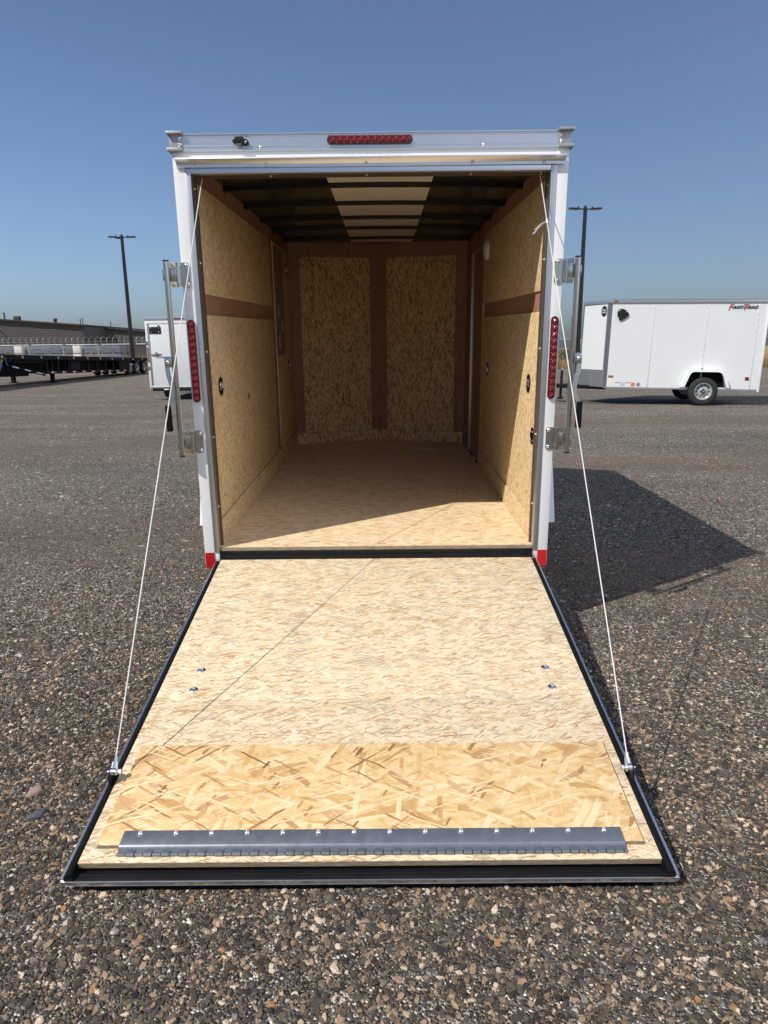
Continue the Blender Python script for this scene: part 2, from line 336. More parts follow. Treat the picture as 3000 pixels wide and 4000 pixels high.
    simple('siding_trim', (.035, .034, .035), .5)
    # printed wrap on the timber packs
    b = NB('pack_wrap'); o = b.obj(); n = b.noise(b.scalev(o, (1.1, 1, 5.0)), 1.4, 5, .7); fine = b.noise(o, 14, 2)
    m = b.math('MULTIPLY', b.ramp(n, [(.50, 0.0), (.58, 1.0)]), b.ramp(fine, [(.4, .3), (.55, 1.0)])); b.set(col=b.mix(m, (.17, .185, .22), (.07, .085, .14)), rough=.5); MATS['pack_wrap'] = b.m
    # plants
    def leaf(name, stops):
        b = NB(name); oi = b.n('ShaderNodeNewGeometry'); o = b.obj(); b.set(col=b.ramp(oi.outputs['Random Per Island'], stops), rough=.75, spec=.2); MATS[name] = b.m
    leaf('dry_grass', [(0, (.22, .15, .065)), (.5, (.40, .29, .13)), (1, (.52, .40, .20))])
    leaf('bush_leaf', [(0, (.035, .05, .018)), (.5, (.075, .085, .035)), (1, (.14, .13, .06))])
    leaf('dry_leaf', [(0, (.10, .075, .035)), (.5, (.17, .135, .07)), (1, (.24, .19, .11))])
    simple('twig', (.10, .07, .045), .8)
    b = NB('field'); o = b.obj(); n = b.noise(b.scalev(o, (.05, .05, 1)), 1, 7, .65); n2 = b.noise(o, 3, 4)
    b.set(col=b.mix(.3, b.ramp(n, [(.35, (.30, .21, .10)), (.55, (.40, .30, .15)), (.7, (.16, .15, .07))]), b.ramp(n2, [(.3, (.2, .14, .07)), (.7, (.45, .34, .18))])), rough=.9, spec=.1); MATS['field'] = b.m
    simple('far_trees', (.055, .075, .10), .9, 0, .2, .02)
    # instruction posters on the inner wall: dark print blocks
    b = NB('poster_print'); o = b.obj(); sp = b.n('ShaderNodeSeparateXYZ'); b.l(o, sp.inputs[0]); cb = b.n('ShaderNodeCombineXYZ'); b.l(sp.outputs[1], cb.inputs[0]); b.l(sp.outputs[2], cb.inputs[1])
    br = b.n('ShaderNodeTexBrick'); br.inputs['Scale'].default_value = 1; br.inputs['Brick Width'].default_value = .16; br.inputs['Row Height'].default_value = .11; br.inputs['Mortar Size'].default_value = .004
    br.inputs['Color1'].default_value = (.11, .105, .095, 1); br.inputs['Color2'].default_value = (.20, .19, .17, 1); br.inputs['Mortar'].default_value = (.25, .23, .2, 1); b.l(cb.outputs[0], br.inputs['Vector'])
    txt = b.noise(b.scalev(cb.outputs[0], (30, 120, 1)), 1, 2); b.set(col=b.mix(b.ramp(txt, [(.56, 0.0), (.6, .5)]), br.outputs[0], (.5, .48, .44)), rough=.45); MATS['poster_print'] = b.m
build_materials()

# ================================================================ SETTING
def setting():
    g = MB(); g.add([(-1500, -60, 0), (1500, -60, 0), (1500, 46, 0), (-1500, 46, 0)], [(0, 1, 2, 3)])
    g.build('ground', 'gravel_ground', smooth=0, kind='structure', label='dark grey gravel yard with brown dusty patches')
    f = MB(); rnd = random.Random(5); xs = np.linspace(-1500, 1500, 61); ys = [46, 60, 80, 120, 200, 400, 900, 2500]
    vs = [(x, y, -.012 if j == 0 else rnd.uniform(-.3, .0) * min(1, j / 3)) for j, y in enumerate(ys) for x in xs]; nx = len(xs)
    f.add(vs, [(j * nx + i, j * nx + i + 1, (j + 1) * nx + i + 1, (j + 1) * nx + i) for j in range(len(ys) - 1) for i in range(nx - 1)])
    f.build('field', 'field', kind='structure', label='dry tan field beyond the fence')
    h = MB(); rnd = random.Random(9); N = 240
    top = [9 + 5 * math.sin(i * .11) + 3 * math.sin(i * .37 + 1) + rnd.uniform(0, 3) for i in range(N)]
    vs = []
    for i in range(N):
        x = -1500 + 3000 * i / (N - 1); vs += [(x, 1150, -2), (x, 1170, top[i]), (x, 1260, top[i] * .9), (x, 1300, -2)]
    h.add(vs, [(i * 4 + k, i * 4 + 4 + k, i * 4 + 5 + k, i * 4 + 1 + k) for i in range(N - 1) for k in range(3)])
    h.build('hills', 'far_trees', kind='structure', label='low blue wooded ridge on the horizon')
setting()

def gravel():
    """loose pebbles strewn over the yard near the trailer, as real stones"""
    me = bpy.data.meshes.new('gravel'); x0, x1, y0, y1, st = -7.5, 7.5, -3.3, 11.0, .25
    nx = int((x1 - x0) / st) + 1; ny = int((y1 - y0) / st) + 1
    vs = [(x0 + i * st, y0 + j * st, .001) for j in range(ny) for i in range(nx)]
    me.from_pydata(vs, [], [(j * nx + i, j * nx + i + 1, (j + 1) * nx + i + 1, (j + 1) * nx + i) for j in range(ny - 1) for i in range(nx - 1)])
    a = me.attributes.new('strew', 'FLOAT', 'POINT'); dens = []
    for x, y, _ in vs:
        d = math.hypot(x - .05, y + 3.5); q = 21000 * math.exp(-max(0, d - 2.4) / 1.5)
        if d < 8: q = max(q, 1500)
        elif d < 12: q = max(q, 450)
        else: q = 120
        q *= .72 - .38 * math.sin(1.25 * y + .16 * x + .6 * math.sin(.45 * x)) + .2 * math.sin(x * 1.7 + y * .6) * math.sin(y * 1.3 - x * .4)
        if abs(x) < .6 and -1.6 < y < 3.3: q = 0
        dens.append(max(0, q))
    a.data.foreach_set('value', dens)
    o = put('gravel', me, label='loose grey, tan and white pebbles strewn over the yard', cat='gravel', kind='stuff')
    me.materials.append(MATS['pebbles'])
    ng = bpy.data.node_groups.new('strew_pebbles', 'GeometryNodeTree')
    ng.interface.new_socket('Geometry', in_out='INPUT', socket_type='NodeSocketGeometry'); ng.interface.new_socket('Geometry', in_out='OUTPUT', socket_type='NodeSocketGeometry')
    N = lambda t, **k: (lambda n: ([setattr(n, a_, b_) for a_, b_ in k.items()], n)[1])(ng.nodes.new(t))
    Lk = ng.links.new
    gi = N('NodeGroupInput'); go = N('NodeGroupOutput')
    at = N('GeometryNodeInputNamedAttribute', data_type='FLOAT'); at.inputs['Name'].default_value = 'strew'
    dp = N('GeometryNodeDistributePointsOnFaces'); Lk(gi.outputs[0], dp.inputs['Mesh']); Lk(at.outputs[0], dp.inputs['Density']); dp.inputs['Seed'].default_value = 4
    join = N('GeometryNodeGeometryToInstance')
    for k in range(7):
        ico = N('GeometryNodeMeshIcoSphere'); ico.inputs['Subdivisions'].default_value = 2
        nz = N('ShaderNodeTexNoise', noise_dimensions='4D'); nz.inputs['W'].default_value = k * 3.7; nz.inputs['Scale'].default_value = .75; nz.inputs['Detail'].default_value = 1.5
        sb = N('ShaderNodeVectorMath', operation='SUBTRACT'); Lk(nz.outputs['Color'], sb.inputs[0]); sb.inputs[1].default_value = (.5, .5, .5)
        sc = N('ShaderNodeVectorMath', operation='SCALE'); Lk(sb.outputs[0], sc.inputs[0]); sc.inputs['Scale'].default_value = 1.9
        sp = N('GeometryNodeSetPosition'); Lk(ico.outputs[0], sp.inputs['Geometry']); Lk(sc.outputs[0], sp.inputs['Offset'])
        sm = N('GeometryNodeSetMaterial'); sm.inputs['Material'].default_value = MATS['pebbles']; Lk(sp.outputs[0], sm.inputs['Geometry'])
        ss = N('GeometryNodeSetShadeSmooth'); ss.inputs['Shade Smooth'].default_value = False; Lk(sm.outputs[0], ss.inputs[0])
        Lk(ss.outputs[0], join.inputs[0])
    iop = N('GeometryNodeInstanceOnPoints'); Lk(dp.outputs['Points'], iop.inputs['Points']); Lk(join.outputs[0], iop.inputs['Instance']); iop.inputs['Pick Instance'].default_value = True
    rr = N('FunctionNodeRandomValue', data_type='FLOAT_VECTOR'); rr.inputs[0].default_value = (-.5, -.5, 0); rr.inputs[1].default_value = (.5, .5, 6.28); Lk(rr.outputs[0], iop.inputs['Rotation'])
    r1 = N('FunctionNodeRandomValue', data_type='FLOAT'); r1.inputs['Seed'].default_value = 11
    pw = N('ShaderNodeMath', operation='POWER'); Lk(r1.outputs[1], pw.inputs[0]); pw.inputs[1].default_value = 5.0
    ma = N('ShaderNodeMath', operation='MULTIPLY_ADD'); Lk(pw.outputs[0], ma.inputs[0]); ma.inputs[1].default_value = .0092; ma.inputs[2].default_value = .0019
    r2 = N('FunctionNodeRandomValue', data_type='FLOAT_VECTOR'); r2.inputs[0].default_value = (.8, .65, .38); r2.inputs[1].default_value = (1.35, 1.0, .65); r2.inputs['Seed'].default_value = 23
    vs_ = N('ShaderNodeVectorMath', operation='SCALE'); Lk(r2.outputs[0], vs_.inputs[0]); Lk(ma.outputs[0], vs_.inputs['Scale']); Lk(vs_.outputs[0], iop.inputs['Scale'])
    Lk(iop.outputs[0], go.inputs[0])
    md = o.modifiers.new('strew', 'NODES'); md.node_group = ng
gravel()

# ================================================================ MAIN TRAILER (own frame: rear opening at y=0, forward +y)
TILT = R_(1.67)
T = empty('cargo_trailer', (0, 0, .055), (TILT, 0, 0), label='white enclosed cargo trailer seen from behind, its wooden rear ramp lowered', cat='trailer', group='white cargo trailers')

def P(name, m, mats, parent=None, **k): return m.build(name, mats, parent or T, **k)
def copyobj(o, parent=None, M=None, loc=None):
    c = o.copy(); C.objects.link(c); c.parent = parent if parent else o.parent
    if M is not None: c.matrix_local = M
    if loc is not None: c.location = loc
    return c

def screw(parent, pos, ax, r=.006, h=.004, mat='bright_steel', name='screw'):
    key = ('screw', round(r, 4), mat)
    if key not in SHARED:
        m = MB(); m.lathe([(r * 1.15, 0), (r * 1.15, h * .25), (r * .95, h * .7), (r * .5, h), (r * .42, h * .55), (1e-5, h * .5)], (0, 0, 0), (0, 0, 1), 12); SHARED[key] = m.mesh(name, mat)
    q = Vector(ax).normalized().to_track_quat('Z', 'Y').to_matrix().to_4x4(); q.translation = Vector(pos)
    return put(name, SHARED[key], parent, M=q)
SHARED = {}

def body():
    # floor with its sawn edge, rear sill
    fl = MB(); fl.prism([(-.838, .012), (.838, .012), (.838, 3.36), (0, 3.66), (-.838, 3.36)], 'z', .384, .402); fo = P('floor', fl, 'osb_floor')
    P('board_edge', MB().box((-.832, .006, .3835), (.832, .0115, .4015)), 'osb_edge', fo)
    sl_ = MB().box((-.8335, -.012, .295), (.8335, .03, .366), .003).box((-.833, -.004, .366), (.833, .03, .3825)); P('rear_sill', sl_, 'black_steel')
    ch = MB(); [ch.box((x - .03, .05, .25), (x + .03, 3.4, .36)) for x in (-.55, .55)]; [ch.box((-.9, y, .30), (.9, y + .05, .382)) for y in (.5, 1.0, 1.5, 2.0, 2.5, 3.0)]; P('chassis', ch, 'black_steel')
    for s in (-1, 1):
        X = lambda a, b: (min(s * a, s * b), max(s * a, s * b))
        # rear post, jamb, tape
        m = MB(); x = X(.860, .915); m.box((x[0], 0, .285), (x[1], .062, 2.3185), .003); x = X(.836, .8595); m.box((x[0], .002, .328), (x[1], .05, .3765), .0015)
        po = P('rear_post', m, 'white_paint')
        x = X(.835, .8615); P('jamb_trim', MB().box((x[0], -.0035, .3775), (x[1], .064, 2.2475), .002), 'aluminium_upright', po)
        x = X(.828, .8345); P('edge_strip', MB().box((x[0], .050, .384), (x[1], .074, 2.222)), 'dark_brown', po)
        for z in (.62, .99, 1.42, 1.84, 2.17): screw(po, (s * .8335, .048, z), (0, -1, 0), .004, .003, 'letter_white')
        x = X(.8625, .9125); P('reflective_tape', MB().box((x[0], -.0016, .288), (x[1], -.0002, .376)), 'red_bright' if s > 0 else 'red_tape', po)
        if s > 0:
            for r in range(4):
                for q in range(2):
                    xx = .868 + q * .021; zz = .296 + r * .021 + q * .006
                    P('tape_facet', MB().prism([(xx, zz), (xx + .013, zz + .003), (xx + .012, zz + .011), (xx - .001, zz + .008)], 'y', -.0024, -.0016), 'red_bright', po)
        # outer skin with inner lining
        x = X(.906, .914); sw = P('side_wall', MB().box((x[0], .063, .30), (x[1], 3.45, 2.33)), 'white_skin')
        x = X(.847, .853); bk = MB()
        if s < 0: bk.box((x[0], .066, .384), (x[1], 3.40, 2.315))
        else:
            bk.box((x[0], .066, .384), (x[1], 2.20, 2.315)); bk.box((x[0], 2.20, 2.15), (x[1], 3.40, 2.315)); bk.box((x[0], 2.97, .384), (x[1], 3.40, 2.15))
        P('plywood_lining', bk, 'brown_ply', sw)
        x = X(.838, .8468); yl = 2.225 if s < 0 else 2.135
        for z0, z1 in ((.54, 1.598), (1.700, 2.207)): P('wall_panel', MB().box((x[0], .0745, z0), (x[1], yl, z1), .001), 'osb_wall', sw)
        if s < 0:
            P('wall_panel', MB().box((x[0], 2.385, .54), (x[1], 3.345, 2.207), .001), 'osb_wall', sw)
            P('instruction_poster', MB().box((-.8379, 2.40, 1.303), (-.8365, 2.885, 2.185)), 'poster_print', sw, label='dark printed instruction sheets on the inner wall')
            P('poster_paper', MB().box((-.8364, 2.60, 1.90), (-.8359, 2.86, 2.15)), 'brown_sticker', sw)
            for y, z, h in ((2.52, 1.62, .10), (2.72, 1.50, .09), (2.52, 1.36, .12)): P('poster_label', MB().box((-.8364, y, z), (-.8358, y + .055, z + h)), 'paper', sw)
            P('kick_board', MB().box((-.8465, .076, .4025), (-.832, 3.33, .533), .001), 'osb_wall', sw)
            P('bark_fleck', MB().prism([(1.035, 1.09), (1.06, 1.075), (1.085, 1.10), (1.075, 1.125), (1.045, 1.125)], 'x', -.8379, -.8374), 'dark_brown', sw)
        else:
            P('wall_panel', MB().box((.838, 2.14, .54), (.8468, 2.195, 2.207), .001), 'osb_wall', sw)
            P('kick_board', MB().box((.832, .076, .4025), (.8465, 2.195, .533), .001), 'osb_wall', sw)
            d = P('side_door', MB().box((.862, 2.215, .415), (.868, 2.935, 2.14)).box((.860, 2.215, .72), (.8621, 2.935, .728)), 'brown_ply')
            f = MB(); f.box((.840, 2.938, .41), (.875, 2.952, 2.15), .002); f.box((.848, 2.2, 2.141), (.875, 2.938, 2.152)); f.box((.85, 2.2, .405), (.875, 2.938, .414)); P('door_frame', f, 'aluminium_upright', d)
            for y, z in ((2.93, .50), (2.93, 1.0), (2.93, 1.9)): screw(d, (.8355, 2.948, z), (-1, 0, 0), .005, .003)
            li = MB(); li.lathe([(.075, 0), (.075, .008), (.066, .022), (.04, .032), (1e-4, .035)], (.838, 1.97, 2.085), (-1, 0, 0), 28); P('dome_light', li, 'letter_white')
        # recessed tie rings
        spots = [(.304, 1.229), (3.06, 1.206), (3.12, 2.045)] if s < 0 else [(.302, 1.228), (1.831, 1.216)]
        for y, z in spots:
            m = MB(); m.lathe([(.050, 0), (.050, .0035), (.041, .005), (.037, -.006), (.010, -.010), (1e-4, -.010)], (s * .838, y, z), (-s, 0, 0), 28); o = P('tie_down_pan', m, 'black_plastic')
            m = MB(); pts = [(s * .8345, y + .026 * math.cos(t), z + .026 * math.sin(t)) for t in [R_(a) for a in range(-30, 211, 20)]]; m.tube(pts, .0045, 8); m.box((min(s * .838, s * .829), y - .03, z - .020), (max(s * .838, s * .829), y + .03, z - .008), .002); P('ring', m, 'bright_steel', o)
        if s > 0:
            m = MB(); m.lathe([(.046, 0), (.046, .003), (.040, .0045), (1e-4, .0045)], (.838, .146, .965), (-1, 0, 0), 28); o = P('cover_plate', m, 'black_steel')
            for t in (45, 135, 225, 315): screw(o, (.8335, .146 + .034 * math.cos(R_(t)), .965 + .034 * math.sin(R_(t))), (-1, 0, 0), .004, .003)
        # roof rail and cast corner cap
        prof = [(s * .903, 2.318), (s * .928, 2.318), (s * .928, 2.332), (s * .919, 2.336), (s * .919, 2.382), (s * .928, 2.386), (s * .928, 2.398), (s * .903, 2.398)]
        m = MB(); n = len(prof); m.add([(a, .075, b) for a, b in prof] + [(a, 3.46, b) for a, b in prof], [(i, (i + 1) % n, n + (i + 1) % n, n + i) for i in range(n)] + [tuple(range(n)), tuple(range(2 * n - 1, n - 1, -1))]); P('roof_rail', m, 'aluminium')
        m = MB(); x = X(.860, .922); m.box((x[0], -.006, 2.322), (x[1], .08, 2.398), .003); x = X(.858, .931); m.box((x[0], -.024, 2.389), (x[1], .085, 2.4005), .002); m.box((x[0], -.024, 2.3185), (x[1], .085, 2.3315), .002)
        m.prism([(s * .866, 2.3195), (s * .922, 2.3195), (s * .905, 2.306)] if s > 0 else [(-.866, 2.3195), (-.905, 2.306), (-.922, 2.3195)], 'y', .004, .07)
        cp = P('corner_cap', m, 'cast_aluminium')
        for z in (2.346, 2.374): screw(cp, (s * .874, -.006, z), (0, -1, 0), .0075, .006)
        # wheels, fender
        wheel(T, (s * 1.0, 1.22, .249), s, .335, .2)
        fender(T, s, 1.22, .249)
        # nose wall
        a = Vector((s * .845, 3.362, 0)); b2 = Vector((0, 3.642, 0)); u = (b2 - a).normalized(); Ln = (b2 - a).length
        M = frame((a.x, a.y, 0), (u.x, u.y, 0), (0, 0, 1)); sg = 1 if s < 0 else -1    # local z points to the rear on the left side only
        nw = P('nose_wall', MB().box((0, .384, min(0, -.006 * sg)), (Ln, 2.345, max(0, -.006 * sg)), M=M), 'brown_ply')
        zz = lambda p, q: (min(p * sg, q * sg), max(p * sg, q * sg))
        z0, z1 = zz(.0005, .009); P('wall_panel', MB().box((.105, .512, z0), (Ln - .09, 2.184, z1), .001, M=M), 'osb_front', nw)
        z0, z1 = zz(.0005, .016); P('kick_board', MB().box((.012, .4025, z0), (Ln - .002, .508, z1), .001, M=M), 'osb_front', nw)
        z0, z1 = zz(-.09, -.082); P('outer_skin', MB().box((-.05, .30, z0), (Ln + .03, 2.378, z1), M=M), 'white_skin', nw)
    # header stack
    hp = [(.06, 2.3185), (-.004, 2.3185), (-.007, 2.321), (-.007, 2.3265), (-.002, 2.329), (-.002, 2.3375), (-.004, 2.339), (-.004, 2.341), (-.002, 2.3425), (-.002, 2.378), (-.004, 2.3795), (-.004, 2.381), (-.002, 2.3825), (-.002, 2.386), (-.007, 2.388), (-.007, 2.3925), (.06, 2.3935)]
    hd = P('header_rail', MB().prism(hp, 'x', -.8595, .8595), 'aluminium')
    for xx in (-.505, .52): screw(hd, (xx, -.0025, 2.334), (0, -1, 0), .007, .005)
    hw = P('header_panel', MB().box((-.8955, .002, 2.249), (.8955, .06, 2.3182)), 'white_paint')
    dr = P('drip_rail', MB().prism([(.0015, 2.2845), (-.034, 2.2865), (-.036, 2.281), (-.018, 2.272), (-.010, 2.262), (-.010, 2.2505), (-.007, 2.2485), (.0015, 2.2485)], 'x', -.895, .895), 'aluminium')
    for xx in (-.80, -.48, -.02, .47, .80): screw(dr, (xx, -.0105, 2.258), (0, -1, 0), .0065, .006)
    P('head_trim', MB().box((-.8345, -.0035, 2.2245), (.8345, .064, 2.2482), .002), 'aluminium', dr)
    P('head_edge_strip', MB().box((-.834, .045, 2.2185), (.834, .075, 2.2243)), 'dark_brown', dr)
    for xx in (-.47, -.02, .47, .8): screw(dr, (xx, .044, 2.221), (0, -1, 0), .004, .003, 'letter_white')
    # roof
    m = MB(); rows = [(-.90, 2.386), (-.6, 2.398), (-.3, 2.404), (0, 2.406), (.3, 2.404), (.6, 2.398), (.90, 2.386)]
    for (x0, z0), (x1, z1) in zip(rows, rows[1:]):
        def ye(x): return 3.45 + .28 * (1 - abs(x) / .9)
        m.add([(x0, .07, z0), (x1, .07, z1), (x1, ye(x1), z1), (x0, ye(x0), z0), (x0, .07, z0 - .03), (x1, .07, z1 - .03), (x1, ye(x1), z1 - .03), (x0, ye(x0), z0 - .03)], [(0, 1, 2, 3), (7, 6, 5, 4), (0, 4, 5, 1), (2, 6, 7, 3)])
    rf = P('roof', m, 'white_skin')
    m = MB(); xs = [-.846, -.6, -.3, 0, .3, .6, .846]; zc = lambda x: 2.303 + .02 * (1 - (x / .846) ** 2)
    for x0, x1 in zip(xs, xs[1:]):
        ye = lambda x: 3.36 + .28 * (1 - abs(x) / .846)
        m.add([(x0, .06, zc(x0)), (x1, .06, zc(x1)), (x1, ye(x1), zc(x1)), (x0, ye(x0), zc(x0))], [(0, 1, 2, 3)])
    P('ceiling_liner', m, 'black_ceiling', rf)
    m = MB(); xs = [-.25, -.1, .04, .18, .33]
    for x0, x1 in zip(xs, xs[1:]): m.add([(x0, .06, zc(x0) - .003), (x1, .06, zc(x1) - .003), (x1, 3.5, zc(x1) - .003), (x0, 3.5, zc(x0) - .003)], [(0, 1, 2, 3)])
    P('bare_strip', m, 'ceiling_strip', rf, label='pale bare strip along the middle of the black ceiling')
    for y in (.72, 1.30, 1.90, 2.44, 3.08):
        m = MB(); xs = np.linspace(-.845, .845, 9)
        for x0, x1 in zip(xs, xs[1:]):
            a, b2 = zc(x0), zc(x1); m.add([(x0, y, a - .001), (x1, y, b2 - .001), (x1, y, b2 - .024), (x0, y, a - .024), (x0, y + .045, a - .001), (x1, y + .045, b2 - .001), (x1, y + .045, b2 - .024), (x0, y + .045, a - .024)], [(0, 1, 2, 3), (7, 6, 5, 4), (3, 2, 6, 7)])
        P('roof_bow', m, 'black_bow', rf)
    # tongue in front
    m = MB()
    for s in (-1, 1): m.tube([(s * .55, 3.3, .30), (0, 4.75, .30)], .045, 6)
    m.box((-.05, 4.65, .26), (.05, 4.95, .36), .01); tg = P('tongue', m, 'black_steel')
    P('jack', MB().tube([(0, 4.45, -.15), (0, 4.45, .85)], .03, 10).box((-.06, 4.39, -.17), (.06, 4.51, -.15)), 'black_steel', tg)
    P('axle', MB().tube([(-.95, 1.22, .249), (.95, 1.22, .249)], .035, 10), 'black_steel')

def wheel(parent, c, s, r, wdt):
    k = ('tyre', r, wdt)
    if k not in SHARED:
        h = wdt / 2; m = MB(); rr = r * .60
        prof = [(rr, -h * .75), (rr * 1.06, -h * .95), (r * .80, -h * 1.02), (r * .93, -h * .92), (r * .985, -h * .72), (r, -h * .5)]
        for g in (-.3, 0, .3): prof += [(r, (g - .06) * wdt), (r * .975, (g - .055) * wdt), (r * .975, (g + .055) * wdt), (r, (g + .06) * wdt)]
        prof += [(r, h * .5), (r * .985, h * .72), (r * .93, h * .92), (r * .80, h * 1.02), (rr * 1.06, h * .95), (rr, h * .75)]
        m.lathe(prof, (0, 0, 0), (1, 0, 0), 48, caps=False); SHARED[k] = m.mesh('tyre', 'tyre')
        m = MB(); q = rr * .99; m.cur = 0
        m.lathe([(q, -h * .7), (q, h * .80), (q * 1.03, h * .9), (q * .97, h * .92), (q * .93, h * .75), (q * .88, h * .35), (q * .80, h * .22), (q * .70, h * .30), (q * .45, h * .34), (q * .40, h * .42), (q * .34, h * .45), (1e-4, h * .45)], (0, 0, 0), (1, 0, 0), 40)
        m.cur = 1
        for i in range(10):
            t = 2 * math.pi * i / 10; m.lathe([(q * .085, h * .262), (q * .085, h * .34), (1e-4, h * .34)], (0, q * .72 * math.cos(t), q * .72 * math.sin(t)), (1, 0, 0), 10)
        m.lathe([(q * .23, h * .44), (q * .23, h * .8), (q * .2, h * .9), (1e-4, h * .9)], (0, 0, 0), (1, 0, 0), 18)
        m.cur = 2
        for i in range(5):
            t = 2 * math.pi * (i + .25) / 5; m.lathe([(q * .06, h * .42), (q * .06, h * .62), (1e-4, h * .66)], (0, q * .36 * math.cos(t), q * .36 * math.sin(t)), (1, 0, 0), 6)
        m.lathe([(q * .12, h * .88), (q * .12, h * .98), (1e-4, h * 1.0)], (0, 0, 0), (1, 0, 0), 14)
        SHARED[k + ('rim',)] = m.mesh('rim', ['rim_silver', 'black_plastic', 'bright_steel'])
    wo_ = put('wheel', SHARED[k], parent, M=Matrix.Translation(c) @ Matrix.Rotation(0 if s > 0 else math.pi, 4, 'Z'))
    put('rim', SHARED[k + ('rim',)], wo_); return wo_

def fender(parent, s, yc, zc, x0=.9145, x1=1.105):
    """boxy fender with a flared edge over the wheel"""
    out = [(yc + a, zc + b) for a, b in ((-.60, .10), (-.49, .40), (-.455, .47), (-.40, .515), (-.32, .535), (.28, .535), (.35, .515), (.395, .47), (.42, .40), (.53, .10))]
    inn = [(yc + a, zc + b) for a, b in ((-.53, .10), (-.435, .375), (-.405, .435), (-.36, .47), (-.30, .485), (.26, .485), (.31, .47), (.345, .435), (.37, .375), (.465, .10))]
    _o = [(yc - .60, zc + .10), (yc - .42, zc + .50), (yc - .37, zc + .535), (yc + .33, zc + .535), (yc + .38, zc + .50), (yc + .56, zc + .10)]
    _i = [(yc - .545, zc + .10), (yc - .385, zc + .465), (yc - .355, zc + .49), (yc + .315, zc + .49), (yc + .345, zc + .465), (yc + .505, zc + .10)]
    n = len(out); m = MB(); a, b = s * x0, s * x1
    m.add([(a, y, z) for y, z in out] + [(b, y, z) for y, z in out] + [(b, y, z) for y, z in inn] + [(a, y, z) for y, z in inn],
          [(i, i + 1, n + i + 1, n + i) for i in range(n - 1)] + [(n + i, n + i + 1, 2 * n + i + 1, 2 * n + i) for i in range(n - 1)] + [(2 * n + i, 2 * n + i + 1, 3 * n + i + 1, 3 * n + i) for i in range(n - 1)] + [(0, n, 2 * n, 3 * n), (n - 1, 2 * n - 1, 3 * n - 1, 4 * n - 1)])
    # rolled lip round the opening
    m.tube([(b + s * .004, y, z) for y, z in inn], .008, 6)
    f = m.build('fender', 'white_paint', parent)
    MB().prism(inn, 'x', min(a, a + s * .004), max(a, a + s * .004)).build('wheel_well', 'black_rubber', f); return f
body()

def led_bar(cx, cz, length, wid, upright, n=12):
    """red oval LED light with a row of round lenses"""
    r = wid / 2; hl = length / 2 - r; pts = []
    for i in range(13): t = math.pi * i / 12; pts.append((hl + r * math.sin(t), r * math.cos(t)))
    for i in range(13): t = math.pi * i / 12; pts.append((-hl - r * math.sin(t), -r * math.cos(t)))
    mp = (lambda u, v: (cx + v, cz + u)) if upright else (lambda u, v: (cx + u, cz + v))
    m = MB(); y0 = -.0002 if upright else -.0025
    m.prism([mp(u * 1.0, v * 1.0) for u, v in pts], 'y', y0 - .010, y0 - .0); m.prism([mp(u * .985, v * .86) for u, v in pts], 'y', y0 - .014, y0 - .010)
    o = P('tail_light' if upright else 'brake_light', m, 'led_housing')
    if ('lens', 0) not in SHARED:
        q = MB(); k = 5; q.lathe([(.0166, 0), (.0166, .002), (.015, .0045), (.0095, .0065), (.0055, .0055), (.003, .0075), (1e-4, .0078)], (0, 0, 0), (0, -1, 0), 16); SHARED[('lens', 0)] = q.mesh('lens', 'led_lens', 20)
    for i in range(n):
        u = -hl * .985 + 2 * hl * .985 * i / (n - 1); x, z = mp(u, 0); put('lens', SHARED[('lens', 0)], o, loc=(x, y0 - .0135, z)).scale = (1, 1, 1) if 0 < i < n - 1 else (.8, .8, .8)
    return o
led_bar(-.888, 1.375, .40, .037, True); led_bar(.888, 1.375, .40, .037, True); led_bar(-.002, 2.3585, .392, .037, False)

def small_lamp():
    m = MB(); m.box((-.618, -.034, 2.345), (-.578, -.0025, 2.374), .006); m.lathe([(.014, 0), (.014, .014), (.010, .016), (1e-4, .016)], (-.571, -.0025, 2.353), (0, -1, 0), 14); m.lathe([(.010, 0), (.010, .010), (1e-4, .011)], (-.620, -.0025, 2.358), (0, -1, 0), 14)
    o = P('plate_lamp', m, 'black_plastic'); P('bulb_cover', MB().box((-.609, -.030, 2.3385), (-.587, -.014, 2.3452), .002), 'zinc', o); screw(o, (-.571, -.0185, 2.353), (0, -1, 0), .006, .003)
small_lamp()

